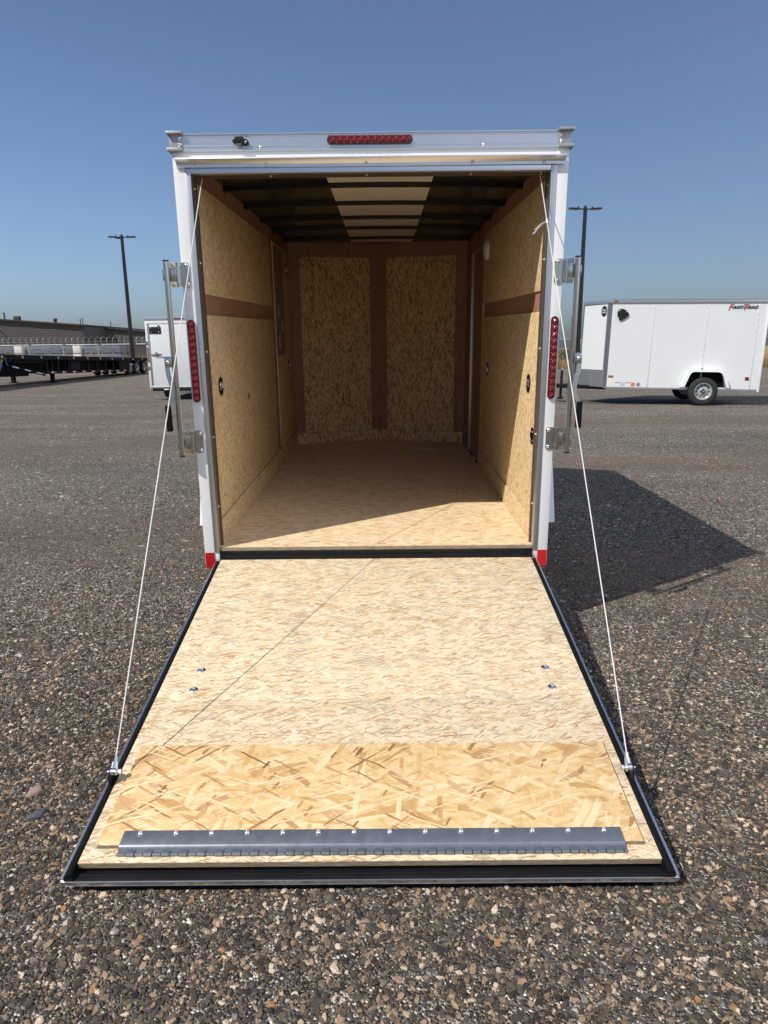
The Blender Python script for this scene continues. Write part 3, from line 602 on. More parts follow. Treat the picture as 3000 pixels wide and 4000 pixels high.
def latch_bar(s):
    """steel cam bar swung out on two hinge plates, with a bent handle and black grip"""
    xr = s * .972; yr = -.052
    rod = P('latch_bar', MB().tube([(xr, yr, .914), (xr, yr, 1.840)], .0135, 20), 'zinc')
    P('end_cap', MB().tube([(xr, yr, 1.8395), (xr, yr, 1.846)], .0148, 20), 'black_plastic', rod); P('end_cap', MB().tube([(xr, yr, .908), (xr, yr, .9145)], .0148, 20), 'black_plastic', rod)
    for zc in (1.782, .975):
        m = MB(); xa, xb = sorted((s * .874, s * .918)); m.prism(rrect(xa, xb, zc - .057, zc + .057, .012), 'y', -.0045, -.0002)
        pl = P('hinge_plate', m, 'zinc', rod)
        for dz in (.043, -.043): screw(rod, (s * .888, -.0045, zc + dz), (0, -1, 0), .0095, .006, name='bolt')
        t = put('embossed_lettering', SHARED['emb'], rod, M=Matrix.Translation((s * .891, -.0047, zc)) @ Matrix.Rotation(R_(90), 4, 'X') @ Matrix.Rotation(R_(-90 if s > 0 else 90), 4, 'Z'))
        for za, zb in ((-.055, -.036), (.036, .055)): P('hinge_knuckle', MB().tube([(s * .926, -.016, zc + za), (s * .926, -.016, zc + zb)], .0105, 14), 'zinc', rod)
        m = MB(); m.tube([(s * .927, -.020, zc - .034), (s * .927, -.020, zc + .034)], .0112, 14); xa, xb = sorted((s * .932, s * .966)); m.box((xa, -.034, zc - .032), (xb, -.029, zc + .032), .001); P('hinge_leaf', m, 'zinc', rod)
        for k, (z0, z1) in enumerate(((.034, .056), (-.056, -.034))):
            m = MB(); xa, xb = s * .934, s * .957
            m.add([(xa, -.022, zc + z0), (xb, -.034, zc + z0), (xb + s * .001, -.036, zc + z1), (xa, -.022, zc + z1), (xa, -.0195, zc + z0), (xb, -.0315, zc + z0), (xb + s * .001, -.0335, zc + z1), (xa, -.0195, zc + z1)], [(0, 1, 2, 3), (7, 6, 5, 4), (0, 4, 5, 1), (1, 5, 6, 2), (2, 6, 7, 3), (3, 7, 4, 0)])
            P('cam_claw', m, 'zinc_yellow' if s < 0 else 'zinc', rod)
        xa, xb = sorted((s * .980, s * .9885)); P('weld_lug', MB().box((xa, yr - .012, zc - .028), (xb, yr + .004, zc + .022), .002), 'zinc', rod)
    xa, xb = sorted((s * .978, s * 1.012)); m = MB(); m.box((xa, yr - .022, 1.352), (xb, yr - .019, 1.400), .002); m.box((xa, yr + .010, 1.352), (xb, yr + .013, 1.400), .002); m.box((xa, yr - .021, 1.400), (xb, yr + .012, 1.4025)); br = P('handle_bracket', m, 'zinc', rod)
    screw(rod, (s * .998, yr - .022, 1.376), (0, -1, 0), .008, .006, name='bolt')
    # flat bent handle
    path = [(1.004, 1.392), (1.003, 1.345), (1.000, 1.312), (.990, 1.277), (.984, 1.240), (.986, 1.212), (.997, 1.186), (1.006, 1.170), (1.010, 1.155)]
    m = MB(); wv = .011; n = len(path); vs = []
    for x, z in path: vs += [(s * (x - wv), yr - .018 - .25 * (1.39 - z) * .3, z), (s * (x + wv), yr - .018 - .25 * (1.39 - z) * .3, z), (s * (x + wv), yr - .013 - .25 * (1.39 - z) * .3, z), (s * (x - wv), yr - .013 - .25 * (1.39 - z) * .3, z)]
    m.add(vs, [(i * 4 + k, i * 4 + (k + 1) % 4, i * 4 + 4 + (k + 1) % 4, i * 4 + 4 + k) for i in range(n - 1) for k in range(4)] + [(0, 1, 2, 3), (n * 4 - 4, n * 4 - 3, n * 4 - 2, n * 4 - 1)])
    P('handle', m, 'zinc', rod)
    xa, xb = sorted((s * .999, s * 1.026)); P('grip', MB().box((xa, yr - .045, 1.040), (xb, yr - .020, 1.170), .005), 'black_rubber', rod)
SHARED['emb'] = text_mesh('IMPERIAL', .0185, 'zinc', .0006)
latch_bar(-1); latch_bar(1)

# ---------------------------------------------------------------- ramp door: local frame x, down-slope (y = -s), n up
H0 = Vector((0, -.015, .3403)); ES = Vector((0, -.9897662, -.14269849))
MR = frame(H0, (1, 0, 0), -ES)
def ramp():
    def bx(x0, x1, s0, s1, n0, n1, bev=0): return MB().box((x0, -s1, n0), (x1, -s0, n1), bev)
    m = MB()
    for s in (-1, 1):
        pr = [(s * .8285, -.036), (s * .8285, .0005), (s * .834, .0035), (s * .846, .0005), (s * .8505, -.006), (s * .8505, -.036)]
        m.add([(a, -.02, b) for a, b in pr] + [(a, -1.9042, b) for a, b in pr], [(i, (i + 1) % 6, 6 + (i + 1) % 6, 6 + i) for i in range(6)] + [tuple(range(6)), tuple(range(11, 5, -1))])
    m.box((-.828, -1.8755, -.038), (.828, -1.8645, -.030))
    pr = [(-1.875, -.038), (-1.875, -.0225), (-1.880, -.0185), (-1.886, -.0175), (-1.889, -.0195), (-1.892, -.0175), (-1.900, -.0185), (-1.9045, -.022), (-1.9045, -.034)]
    m.prism(pr, 'x', -.8505, .8505)
    rd = m.build('ramp_door', 'black_rubber', T, M=MR)
    B = lambda name, mb, mat, **k: mb.build(name, mat, rd, **k)
    m = MB()
    for s in (-1, 1):
        xa, xb = sorted((s * .8508, s * .861)); m.box((xa, -1.9045, -.036), (xb, -.02, -.010), .002)
    m.box((-.862, -1.9085, -.031), (.862, -1.9048, -.0185), .001); B('edge_trim', m, 'aluminium')
    B('outer_skin', bx(-.858, .858, .02, 1.895, -.052, -.0465), 'white_paint'); B('rest_strip', bx(-.80, .80, 1.86, 1.893, -.072, -.0525), 'black_rubber')
    B('deck_panel', bx(-.827, .827, .0, 1.1575, -.019, 0, .0012), 'osb_ramp'); B('deck_panel', bx(-.827, .827, 1.1586, 1.862, -.019, -.0003, .0012), 'osb_ramp')
    B('board_edge', bx(-.826, .826, 1.8622, 1.8632, -.0188, -.0012), 'osb_edge')
    B('core', bx(-.827, .827, .01, 1.86, -.046, -.0195), 'black_steel')
    for x, s in ((-.694, .969), (-.695, 1.092), (.691, .970), (.691, 1.094)):
        m = MB(); m.lathe([(.0165, 0), (.0165, .0012), (.011, .005), (.006, .006), (.0055, .0035), (1e-4, .003)], (x, -s, 0), (0, 0, 1), 20); B('carriage_bolt', m, 'bright_steel')
    B('flap', bx(-.79, .79, 1.408, 1.8135, .0006, .0125, .0008), 'osb_flap'); B('flap_edge', bx(-.7895, .7895, 1.8137, 1.8147, .0008, .0122), 'osb_edge')
    pr = [(-1.765, .0128), (-1.765, .0146), (-1.8135, .0146), (-1.819, .0118), (-1.823, .0058), (-1.8335, .0044), (-1.8335, .0026), (-1.821, .0028), (-1.8155, .0070), (-1.8153, .0128)]
    hg = B('flap_hinge', MB().prism(pr, 'x', -.724, .736), 'galvanised')
    m = MB(); x = -.722; k = 0
    while x < .735:
        e = min(x + .0254, .735); m.tube([(x, -1.840, .0052), (e - .0028, -1.840, .0052)], .0062 if k % 2 else .0044, 10); m.box((x, -1.840, .0006), (e - .0016, -1.8337 if k % 2 == 0 else -1.827, .0078 if k % 2 else .0042), .0004); x = e; k += 1
    B('hinge_barrel', m, 'galvanised')
    for i in range(14): screw(rd, (-.674 + i * (1.359 / 13), -1.776, .0146), (0, 0, 1), .0075, .005)
    for s in (-1, 1):
        # cable lug, shackle, cable
        xl = s * .839; sc = 1.556
        m = MB(); xa, xb = sorted((s * .836, s * .842)); m.prism([(-sc - .030, -.004), (-sc - .012, .044), (-sc, .050), (-sc + .012, .044), (-sc + .045, -.004)], 'x', xa, xb); lg = B('cable_lug', m, 'black_steel')
    return rd
RD = ramp()

def cables():
    for s in (-1, 1):
        q = MR @ Vector((s * .828, -1.556, .040)); top = Vector((s * .797, .06, 2.222)); d = (top - q).normalized()
        f0 = q + d * .012; f1 = q + d * .045
        n = 24; pts = []
        for i in range(n + 1):
            t = i / n; p = f1.lerp(top, t); p.z -= .004 * math.sin(math.pi * t); pts.append(p)
        cb = P('ramp_cable', MB().tube(pts, .0022, 8), 'cable_white')
        P('ferrule', MB().tube([f0, f0.lerp(f1, .15), f1], .0058, 10), 'bright_steel', cb)
        m = MB(); m.tube([q + Vector((-.008, 0, 0)), q + Vector((.008, 0, 0))], .013, 12)
        for k in (-1, 1): m.tube([q + Vector((k * .009, 0, 0)), q + Vector((k * .006, 0, 0)) + d * .03], .003, 6)
        m.tube([q + Vector((-.02, 0, 0)), q + Vector((.02, 0, 0))], .0055, 10); m.tube([q + Vector((-s * .016, 0, 0)), q + Vector((-s * .024, 0, 0))], .0085, 6); P('shackle', m, 'bright_steel', cb)
        m = MB(); m.tube([(s * .745, .075, 2.236), (s * .83, .075, 2.236)], .013, 12); m.tube([(s * .80, .075, 2.236), (s * .812, .075, 2.236)], .020, 12); P('cable_roller', m, 'black_plastic', cb)
        if s > 0:
            p = f1.lerp(top, .885); m = MB(); rnd = random.Random(2)
            for i in range(5):
                e = p + Vector((-.045 - rnd.uniform(0, .02), -.01 + rnd.uniform(-.01, .01), -.038 + rnd.uniform(-.02, .012))); m.tube([p, p.lerp(e, .5) + Vector((0, 0, .006)), e], .0018, 5)
            m.tube([p - d * .014, p + d * .012], .005, 8); P('cable_tie', m, 'cable_white', cb)
cables()

# paper lying on the trailer floor
MT = T.matrix_basis.copy() if False else Matrix.Translation((0, 0, .055)) @ Matrix.Rotation(TILT, 4, 'X')
m = MB(); vs = []
for j in range(4):
    for i in range(6):
        u, v = i / 5, j / 3; a = Vector((.26, 3.0, 0)).lerp(Vector((.53, 2.875, 0)), u); b = Vector((.31, 3.135, 0)).lerp(Vector((.63, 3.06, 0)), u); p = a.lerp(b, v); p.z = .4035 + .004 * math.sin(u * 5 + v) ** 2; vs.append(MT @ p)
m.add(vs, [(j * 6 + i, j * 6 + i + 1, j * 6 + 7 + i, j * 6 + 6 + i) for j in range(3) for i in range(5)]); pp = m.build('paper_sheet', 'paper', label='sheet of paper lying on the trailer floor near the front wall', cat='paper')
md = pp.modifiers.new('thick', 'SOLIDIFY'); md.thickness = .0006

# ================================================================ OTHER TRAILERS
def xray(m_or_mesh): return m_or_mesh
def trailer_shell(root, length, z0, z1, nose=.45, hw=.915):
    """white box body with aluminium rails, V nose, wheels, fenders"""
    m = MB(); m.box((-hw, 0, z0), (-hw + .04, length, z1)); m.box((hw - .04, 0, z0), (hw, length, z1)); b = m  # sides joined below
    sides = [MB().box((-hw, .03, z0), (-hw + .04, length, z1)), MB().box((hw - .04, .03, z0), (hw, length, z1))]
    walls = [s_.build('side_wall', 'white_skin', root) for s_ in sides]
    MB().prism([(-hw + .041, .03), (hw - .041, .03), (hw - .041, length), (0, length + nose - .05), (-hw + .041, length)], 'z', z1 - .05, z1 + .01).build('roof', 'white_skin', root)
    MB().prism([(-hw + .041, .03), (hw - .041, .03), (hw - .041, length), (0, length + nose - .05), (-hw + .041, length)], 'z', z0 - .02, z0 + .04).build('floor', 'black_steel', root)
    for s in (-1, 1):
        a = Vector((s * hw, length, 0)); c = Vector((0, length + nose, 0)); u = c - a; M = frame((a.x, a.y, 0), (u.x, u.y, 0), (0, 0, 1)); sg = -1 if s < 0 else 1; t = sorted((0, .03 * -sg))
        # local z: outward on one side, inward on the other; thickness goes inward
        nrm = M.to_3x3() @ Vector((0, 0, 1)); inward = -1 if nrm.y > 0 else 1
        t = sorted((0, .03 * inward)); o = -inward
        n = MB().box((0.001, z0, t[0]), (u.length, z1, t[1]), M=M).build('nose_panel', 'white_skin', root)
        NOSE[(root.name, s)] = (M, o, u.length)
        rl = MB(); t2 = sorted((.002 * o, .02 * o)); rl.box((0, z1 - .075, t2[0]), (u.length, z1 + .015, t2[1]), .002, M=M); rl.build('top_rail', 'aluminium', root)
        x = sorted((s * (hw + .002), s * (hw + .02))); r2 = MB(); r2.box((x[0], -.005, z1 - .075), (x[1], length + .005, z1 + .015), .002); r2.box((x[0], -.005, z1 - .003), (x[1] + (.006 if s > 0 else 0), length + .005, z1 + .02)); ro = r2.build('top_rail', 'aluminium', root)
        bt = MB(); x = sorted((s * (hw - .03), s * (hw + .006))); bt.box((x[0], .03, z0 - .035), (x[1], length, z0 - .002)); bt.build('bottom_rail', 'aluminium', root)
    return walls
NOSE = {}

def right_trailer():
    z0, z1, Ln = .40, 2.55, 3.70
    r = empty('cargo_trailer', (9.535, 14.646, 0), (0, 0, R_(78.3)), label='white cargo trailer parked side-on at the right, red lettering on its top corner', cat='trailer', group='white cargo trailers')
    r.rotation_euler = (Matrix.Rotation(R_(78.3), 3, 'Z') @ Matrix.Rotation(R_(1.0), 3, 'X')).to_euler()
    walls = trailer_shell(r, Ln, z0, z1, .55)
    X = -.915
    # lap seams with rivets
    for y in (2.62, 1.36, .20):
        o = MB().box((X - .006, y - .014, z0 + .01), (X - .0005, y + .014, z1 - .08), .002).build('lap_seam', 'white_skin', r)
        k = MB()
        for i in range(14): k.dome((X - .006, y, z0 + .07 + i * .145), (-1, 0, 0), .012, .008, 8, 3)
        k.build('rivets', 'cast_aluminium', o, kind='stuff')
    MB().box((X - .012, -.03, z0 - .06), (X + .06, .028, z1 - .06), .004).build('rear_post', 'white_paint', r)
    MB().box((-.855, .0, z0), (.915, .028, z1 - .05)).build('rear_door', 'white_paint', r)
    # diamond plate corner and stone guard
    M, o, ul = NOSE[(r.name, -1)]; dp = dict(n=0)
    def tread(mb, M, u0, u1, v0, v1, o, st=.05):
        nu = max(1, int((u1 - u0) / st)); nv = int((v1 - v0) / st)
        for i in range(nu):
            for j in range(nv):
                cu, cv = u0 + (i + .5) * (u1 - u0) / nu, v0 + (j + .5) * (v1 - v0) / nv; a = R_(45 if (i + j) % 2 else -45); du, dv = math.cos(a) * st * .42, math.sin(a) * st * .42; wu, wv = -math.sin(a) * st * .13, math.cos(a) * st * .13
                p = [Vector((cu + du, cv + dv, .002 * o)), Vector((cu + wu, cv + wv, .002 * o)), Vector((cu - du, cv - dv, .002 * o)), Vector((cu - wu, cv - wv, .002 * o)), Vector((cu, cv, .007 * o))]
                mb.add([M @ q for q in p], [(0, 1, 4), (1, 2, 4), (2, 3, 4), (3, 0, 4)])
    g = MB(); t = sorted((.0005 * o, .002 * o)); g.box((.0, z0 - .02, t[0]), (ul, z0 + .42, t[1]), M=M); gd = g.build('stone_guard', 'tread_metal', r)
    g = MB(); tread(g, M, .01, ul - .01, z0 - .01, z0 + .41, o); g.build('tread_pattern', 'bright_steel', gd, kind='stuff')
    g = MB(); t = sorted((.0005 * o, .003 * o)); g.box((.0, z0 + .421, t[0]), (.07, z1 - .08, t[1]), M=M); g.box((X - .003, Ln - .075, z0 - .03), (X - .0005, Ln, z1 - .08)); cg = g.build('corner_guard', 'tread_metal', r)
    Ms = frame((X, Ln, 0), (0, -1, 0), (0, 0, 1)); ns = -1 if (Ms.to_3x3() @ Vector((0, 0, 1))).x > 0 else 1
    g = MB(); tread(g, M, .005, .065, z0 + .43, z1 - .09, o, .032); tread(g, Ms, .005, .07, z0 - .02, z1 - .09, ns, .035); g.build('tread_pattern', 'bright_steel', cg, kind='stuff')
    g = MB(); t = sorted((.001 * o, .02 * o)); g.box((ul - .03, z0 + .42, t[0]), (ul, z1 - .08, t[1]), M=M); g.build('nose_trim', 'tread_metal', r)
    # round badge on the nose
    cu, cv = .20, z1 - .26; pts = [(.115 * math.cos(2 * math.pi * i / 28), .135 * math.sin(2 * math.pi * i / 28)) for i in range(28)]
    g = MB(); n = len(pts); g.add([M @ Vector((cu + a, cv + b, .001 * o)) for a, b in pts] + [M @ Vector((cu + a, cv + b, .003 * o)) for a, b in pts], [tuple(range(n)), tuple(range(2 * n - 1, n - 1, -1))] + [(i, (i + 1) % n, n + (i + 1) % n, n + i) for i in range(n)]); bd = g.build('badge', 'black_plastic', r)
    flip = Matrix.Scale(-1, 4, (1, 0, 0)) if False else Matrix.Identity(4)
    Mt = M @ Matrix.Translation((cu, cv, .0035 * o)) if o > 0 else M @ Matrix.Translation((cu, cv, .0035 * o)) @ Matrix.Rotation(math.pi, 4, 'Y')
    for txt, dz in (('WELLS', .028), ('CARGO', -.028)): put('badge_lettering', text_mesh(txt, .055, 'letter_white', .0008, 0, .001), bd, M=Mt @ Matrix.Translation((0, dz, 0)))
    # side texts; face -x: text x axis runs toward the rear (-y)
    def side(y, z): return frame((X - .0045, y, z), (0, -1, 0), (0, 0, 1))
    lg = MB(); lg.prism([(.86, 2.395), (.80, 2.335), (.24, 2.335), (.22, 2.395)], 'x', X - .0028, X - .0006); lo = lg.build('lettering_back', 'letter_grey', r)
    put('side_lettering', text_mesh('F', .20, 'letter_red', .0008, .3, .004), lo, M=side(.865, 2.36))
    put('side_lettering', text_mesh('AST', .115, 'letter_navy', .0008, .3, .003, 1.1), lo, M=side(.70, 2.363))
    put('side_lettering', text_mesh('T', .20, 'letter_red', .0008, .3, .004), lo, M=side(.535, 2.36))
    put('side_lettering', text_mesh('RAC', .115, 'letter_navy', .0008, .3, .003, 1.1), lo, M=side(.36, 2.363))
    # side vent
    pts = [(3.47, 2.33), (3.50, 2.24), (3.485, 2.14), (3.44, 2.065), (3.40, 2.055), (3.33, 2.09), (3.24, 2.16), (3.215, 2.20), (3.235, 2.25), (3.30, 2.31), (3.38, 2.345)]
    v = MB().prism(pts, 'x', X - .035, X - .001).build('side_vent', 'black_plastic', r)
    for a, b in ((3.45, 2.30), (3.46, 2.12), (3.28, 2.27)): screw(v, (X - .0355, a, b), (-1, 0, 0), .012, .005)
    # warning stickers low on the front
    for y, zz, w_, h_, mt in ((3.53, .63, .13, .06, 'brown_sticker'), (3.53, .47, .13, .14, 'paper'), (3.35, .42, .12, .10, 'paper'), (3.22, .42, .11, .10, 'blue_sticker'), (3.09, .42, .12, .10, 'paper'), (2.97, .42, .09, .10, 'orange_sticker')): MB().box((X - .0018, y - w_ / 2, zz), (X - .0005, y + w_ / 2, zz + h_)).build('sticker', mt, r)
    for y in (3.35, 3.09): MB().box((X - .0028, y - .06, .50), (X - .0019, y + .06, .52)).build('sticker_heading', 'brown_sticker', r)
    g = MB(); g.lathe([(.05, 0), (.05, .0015), (1e-4, .0015)], (X - .0005, 2.84, .47), (-1, 0, 0), 18); g.build('sticker', 'letter_grey', r)
    MB().box((X - .012, .235, .62), (X - .001, .325, .70), .003).build('side_marker', 'marker_red', r); MB().box((X - .03, 3.50, z1 - .045), (X - .0205, 3.60, z1 - .015), .003).build('roof_marker', 'marker_red', r)
    for s in (-1, 1): wheel(r, (s * 1.0, 1.30, .335), s, .345, .205); fender(r, s, 1.30, .335)
    k = MB().box((X - .03, 1.335, .872), (X - .002, 1.365, .90)).build('fender_lamp', 'black_plastic', r)
    # tongue and jack
    g = MB()
    for s in (-1, 1): g.tube([(s * .55, Ln - .1, .36), (0, Ln + 1.25, .36)], .055, 6)
    g.box((-.06, Ln + 1.15, .30), (.06, Ln + 1.5, .42), .01); tg = g.build('tongue', 'black_steel', r)
    g = MB(); g.tube([(0, Ln + 1.02, .05), (0, Ln + 1.02, .78)], .035, 12); jk = g.build('jack', 'black_steel', r); MB().tube([(0, Ln + 1.02, .78), (0, Ln + 1.02, .83)], .04, 12).build('jack_head', 'bright_steel', jk); MB().box((-.07, Ln + .95, .0), (.07, Ln + 1.09, .05)).build('jack_foot', 'black_steel', jk)
    MB().tube([(-.95, 1.30, .335), (.95, 1.30, .335)], .04, 8).build('axle', 'black_steel', r)
simple('tread_metal', (.20, .21, .24), .34, .6, .1, 30)
right_trailer()

def left_trailer():
    z0, z1 = .40, 2.42
    r = empty('cargo_trailer', (-6.235, 17.8, 0), (0, 0, R_(1.5)), label='white cargo trailer with closed rear door, left of the open trailer', cat='trailer', group='white cargo trailers')
    trailer_shell(r, 3.6, z0, z1, .5)
    for s in (-1, 1):
        xa, xb = sorted((s * .855, s * .917)); po = MB().box((xa, -.03, .30), (xb, .028, z1 - .055), .004).build('rear_post', 'white_paint', r)
        xa, xb = sorted((s * .795, s * .853)); MB().box((xa, -.012, z0 + .03), (xb, .026, z1 - .10), .002).build('jamb_trim', 'aluminium_upright', po)
        xa, xb = sorted((s * .868, s * .905)); MB().box((xa, -.045, 1.15), (xb, -.0302, 1.60), .006).build('tail_light', 'marker_red', po); MB().box((xa, -.0335, .305), (xb, -.0303, .39)).build('reflective_tape', 'red_tape', po)
        for z in (1.72, .98): MB().box((min(s * .86, s * .935), -.05, z - .05), (max(s * .86, s * .935), -.031, z + .05), .004).build('hinge', 'zinc', po)
        wheel(r, (s * .78, 1.5, .335), s, .345, .205)
    hd = MB().box((-.917, -.035, z1 - .05), (.917, .028, z1 + .045), .004).build('header_rail', 'aluminium', r); MB().box((-.25, -.046, z1 - .02), (.25, -.0352, z1 + .018), .006).build('brake_light', 'marker_red', hd)
    MB().box((-.853, -.03, z1 - .14), (.853, .026, z1 - .052), .003).build('header_panel', 'white_paint', r)
    d = MB().box((-.793, -.02, z0 + .04), (.793, .024, z1 - .142), .003).build('rear_door', 'white_skin', r)
    pl = MB().box((-.80, -.032, 1.985), (-.45, -.0202, 2.185), .012).build('plate_holder', 'black_plastic', d)
    for x, z in ((-.74, 2.15), (-.51, 2.15), (-.74, 2.03), (-.51, 2.03)): screw(pl, (x, -.032, z), (0, -1, 0), .010, .005)
    MB().box((-.53, -.05, 2.185), (-.49, -.0202, 2.235), .006).build('plate_lamp', 'black_plastic', d)
    h = MB().box((-.80, -.05, 1.355), (-.56, -.034, 1.39), .003).box((-.665, -.06, 1.32), (-.625, -.0205, 1.46), .004).build('latch', 'zinc', d); MB().tube([(-.60, -.058, 1.37), (-.46, -.072, 1.372)], .016, 8).build('latch_grip', 'black_rubber', h)
    MB().box((-.853, -.028, z0 - .005), (.853, .024, z0 + .035), .004).build('bottom_trim', 'white_paint', r)
    MB().box((-.853, -.02, z0 - .12), (.853, .04, z0 - .04), .004).build('bumper', 'black_steel', r)
    MB().box((-.50, -.03, z0 - .09), (-.35, -.0202, z0 - .05), .002).build('bumper_label', 'paper', r)
    MB().tube([(-.75, 1.5, .335), (.75, 1.5, .335)], .04, 8).build('axle', 'black_steel', r)
    for s in (-1, 1): xx = MB(); xx.tube([(s * .5, 3.5, .36), (0, 4.9, .36)], .05, 6); xx.build('tongue_beam', 'black_steel', r)
left_trailer()

# ================================================================ FLATBED (black, parked along the fence at the left)
def flatbed():
    r = empty('flatbed_trailer', (-16.05, 34, 0), (0, 0, 0), label='long black flatbed trailer with side webs and reflective strips, left background', cat='flatbed')
    zt = lambda y: 1.40 - .021 * (y + 8)          # deck top in local y (0 = mid)
    Y0, Y1 = -12.0, 10.6
    def beam(x0, x1, y0, y1, a0, a1, name, mat='flatbed_black', top=zt, par=None):
        m = MB(); m.add([(x0, y0, top(y0) - a1), (x1, y0, top(y0) - a1), (x1, y1, top(y1) - a1), (x0, y1, top(y1) - a1), (x0, y0, top(y0) - a0), (x1, y0, top(y0) - a0), (x1, y1, top(y1) - a0), (x0, y1, top(y1) - a0)], [(0, 3, 2, 1), (4, 5, 6, 7), (0, 1, 5, 4), (1, 2, 6, 5), (2, 3, 7, 6), (3, 0, 4, 7)])
        return m.build(name, mat, par or r)
    beam(-2.55, -.08, Y0, Y1, .03, .10, 'deck'); 
    for x in (-.08, -2.55): beam(x, x + .08, Y0, Y1, 0, .20, 'side_rail')
    for x in (-.30, -2.35): beam(x, x + .14, -4.0, 7.6, .72, .86, 'lower_rail')
    for x in (-.30, -2.35): beam(x, x + .12, -12, -4, .20, .34, 'gooseneck_beam')
    y = -4.0; k = 0
    while y < 7.7:
        for x in (-.26, -2.31): beam(x, x + .10, y, y + .16, .2005, .7195, 'web_plate')
        if k % 1 == 0 and k < 10: beam(-.159, -.155, y + .45, y + .70, .755, .825, 'reflector', 'letter_white'); beam(-.159, -.155, y + .705, y + .95, .755, .825, 'reflector', 'red_tape')
        y += 1.18; k += 1
    y = Y0 + .5
    while y < Y1: m = MB(); m.dome((.001, y, zt(y) - .10), (1, 0, 0), .07, .03, 10, 3); m.build('stake_pocket', 'fence_metal', r); y += 1.7
    beam(-.24, -.14, -1.4, -.5, .26, .71, 'tool_box'); beam(-.24, -.14, 5.2, 6.9, .201, .74, 'tool_box')
    # diagonal braces with reflective ends
    m = MB(); m.tube([(-.2, -7.6, .95), (-.2, -4.2, .42)], .06, 6); m.build('brace', 'flatbed_black', r)
    for t in (.15, .45, .75): p = Vector((-.13, -7.6, .95)).lerp(Vector((-.13, -4.2, .42)), t); m = MB(); m.tube([p, p + Vector((0, .45, -.07))], .035, 6); m.build('reflector', 'letter_white', r)
    for x in (-.35, -2.3):
        m = MB(); m.box((x - .08, -3.2, .03), (x + .08, -3.02, 1.1)); m.box((x - .15, -3.3, 0), (x + .15, -2.92, .04)); m.build('landing_leg', 'flatbed_black', r)
    for yy in (7.0, 8.3, 9.7):
        for s, x in ((1, -.28), (-1, -2.27)): wheel(r, (x, yy, .47), s, .47, .28)
    for yy in (-6.6, -7.9): wheel(r, (-2.27, yy, .40), -1, .40, .28)
    for x in (-.95, -1.75): beam(x, x + .12, -11.5, 9.8, .11, .80, 'main_beam')
    beam(-1.6, -.85, -8.2, -4.4, .30, .95, 'spare_crate')
    # air hoses and the coiled hose
    for i, (mt, dz) in enumerate((('hose_green', 0), ('hose_red', .12), ('hose_blue', .06))):
        pts = [(-.03 + .04 * math.sin(q * 2 + i), -9.0 + .12 * q + .2 * i, .85 - .32 * math.sin(q * .6 + i * .7) + dz) for q in range(9)]; m = MB(); m.tube(pts, .035, 6); m.build('air_hose', mt, r)
    m = MB(); m.tube([(-.02, -9.5 + .26 * math.cos(R_(a)), .75 + .26 * math.sin(R_(a))) for a in range(0, 361, 20)], .025, 6); m.build('coiled_hose', 'fence_metal', r)
    MB().box((-.16, 7.0, .62), (-.14, 7.5, .70)).build('reflector', 'letter_white', r)
flatbed()

# ================================================================ FENCE, LAMPS, BUILDING, TIMBER PACKS
FA, FB = Vector((-44.6, 49.6, 0)), Vector((40.2, 42.0, 0)); NP = 32
def fence():
    r = empty('chain_link_fence', tuple(FA), (0, 0, math.atan2((FB - FA).y, (FB - FA).x)), label='grey chain-link fence topped with coiled razor wire', cat='fence')
    Ln = (FB - FA).length; pw = Ln / NP; Hh = 2.0
    post = MB(); post.tube([(0, 0, -.05), (0, 0, Hh)], .035, 8); post.tube([(0, 0, Hh - .02), (.0, -.22, Hh + .32)], .018, 6); pm = post.mesh('post', 'fence_metal')
    mesh = MB(); st = .10; n = int(pw / st); h = Hh - .05
    def wire(a, b):
        d = .0035; mesh.add([(a[0] - d, 0, a[1]), (a[0] + d, 0, a[1]), (b[0] + d, 0, b[1]), (b[0] - d, 0, b[1]), (a[0], .005, a[1]), (b[0], .005, b[1])], [(0, 1, 2, 3), (1, 4, 5, 2), (4, 0, 3, 5)])
    i = -int(h / st) - 1
    while i * st < pw:
        for sg in (1, -1):
            x0 = i * st; a = [x0, .04]; b = [x0 + h, .04 + h]
            if a[0] < 0: a = [0, a[1] - a[0]]
            if b[0] > pw: b = [pw, b[1] - (b[0] - pw)]
            if b[1] - a[1] > .02:
                if sg < 0: a = [pw - a[0], a[1]]; b = [pw - b[0], b[1]]
                wire(a, b)
        i += 1
    mm = mesh.mesh('mesh_panel', 'fence_wire', 0)
    coil = MB(); loops = 6; pts = [(pw * t / (loops * 16), .05 + .24 * math.sin(2 * math.pi * t / 16), Hh + .27 + .25 * math.cos(2 * math.pi * t / 16)) for t in range(loops * 16 + 1)]; coil.tube(pts, .0075, 4, False); cm = coil.mesh('razor_coil', 'fence_metal')
    rail = MB(); rail.tube([(0, 0, Hh - .02), (pw, 0, Hh - .02)], .026, 8); rail.tube([(0, -.1, Hh + .18), (pw, -.1, Hh + .18)], .006, 4); rm = rail.mesh('top_rail', 'fence_metal')
    for k in range(NP + 1):
        put('post', pm, r, loc=(k * pw, 0, 0))
        if k < NP: put('mesh_panel', mm, r, loc=(k * pw, .03, 0)); put('razor_coil', cm, r, loc=(k * pw, 0, 0)); put('top_rail', rm, r, loc=(k * pw, 0, 0))
fence()

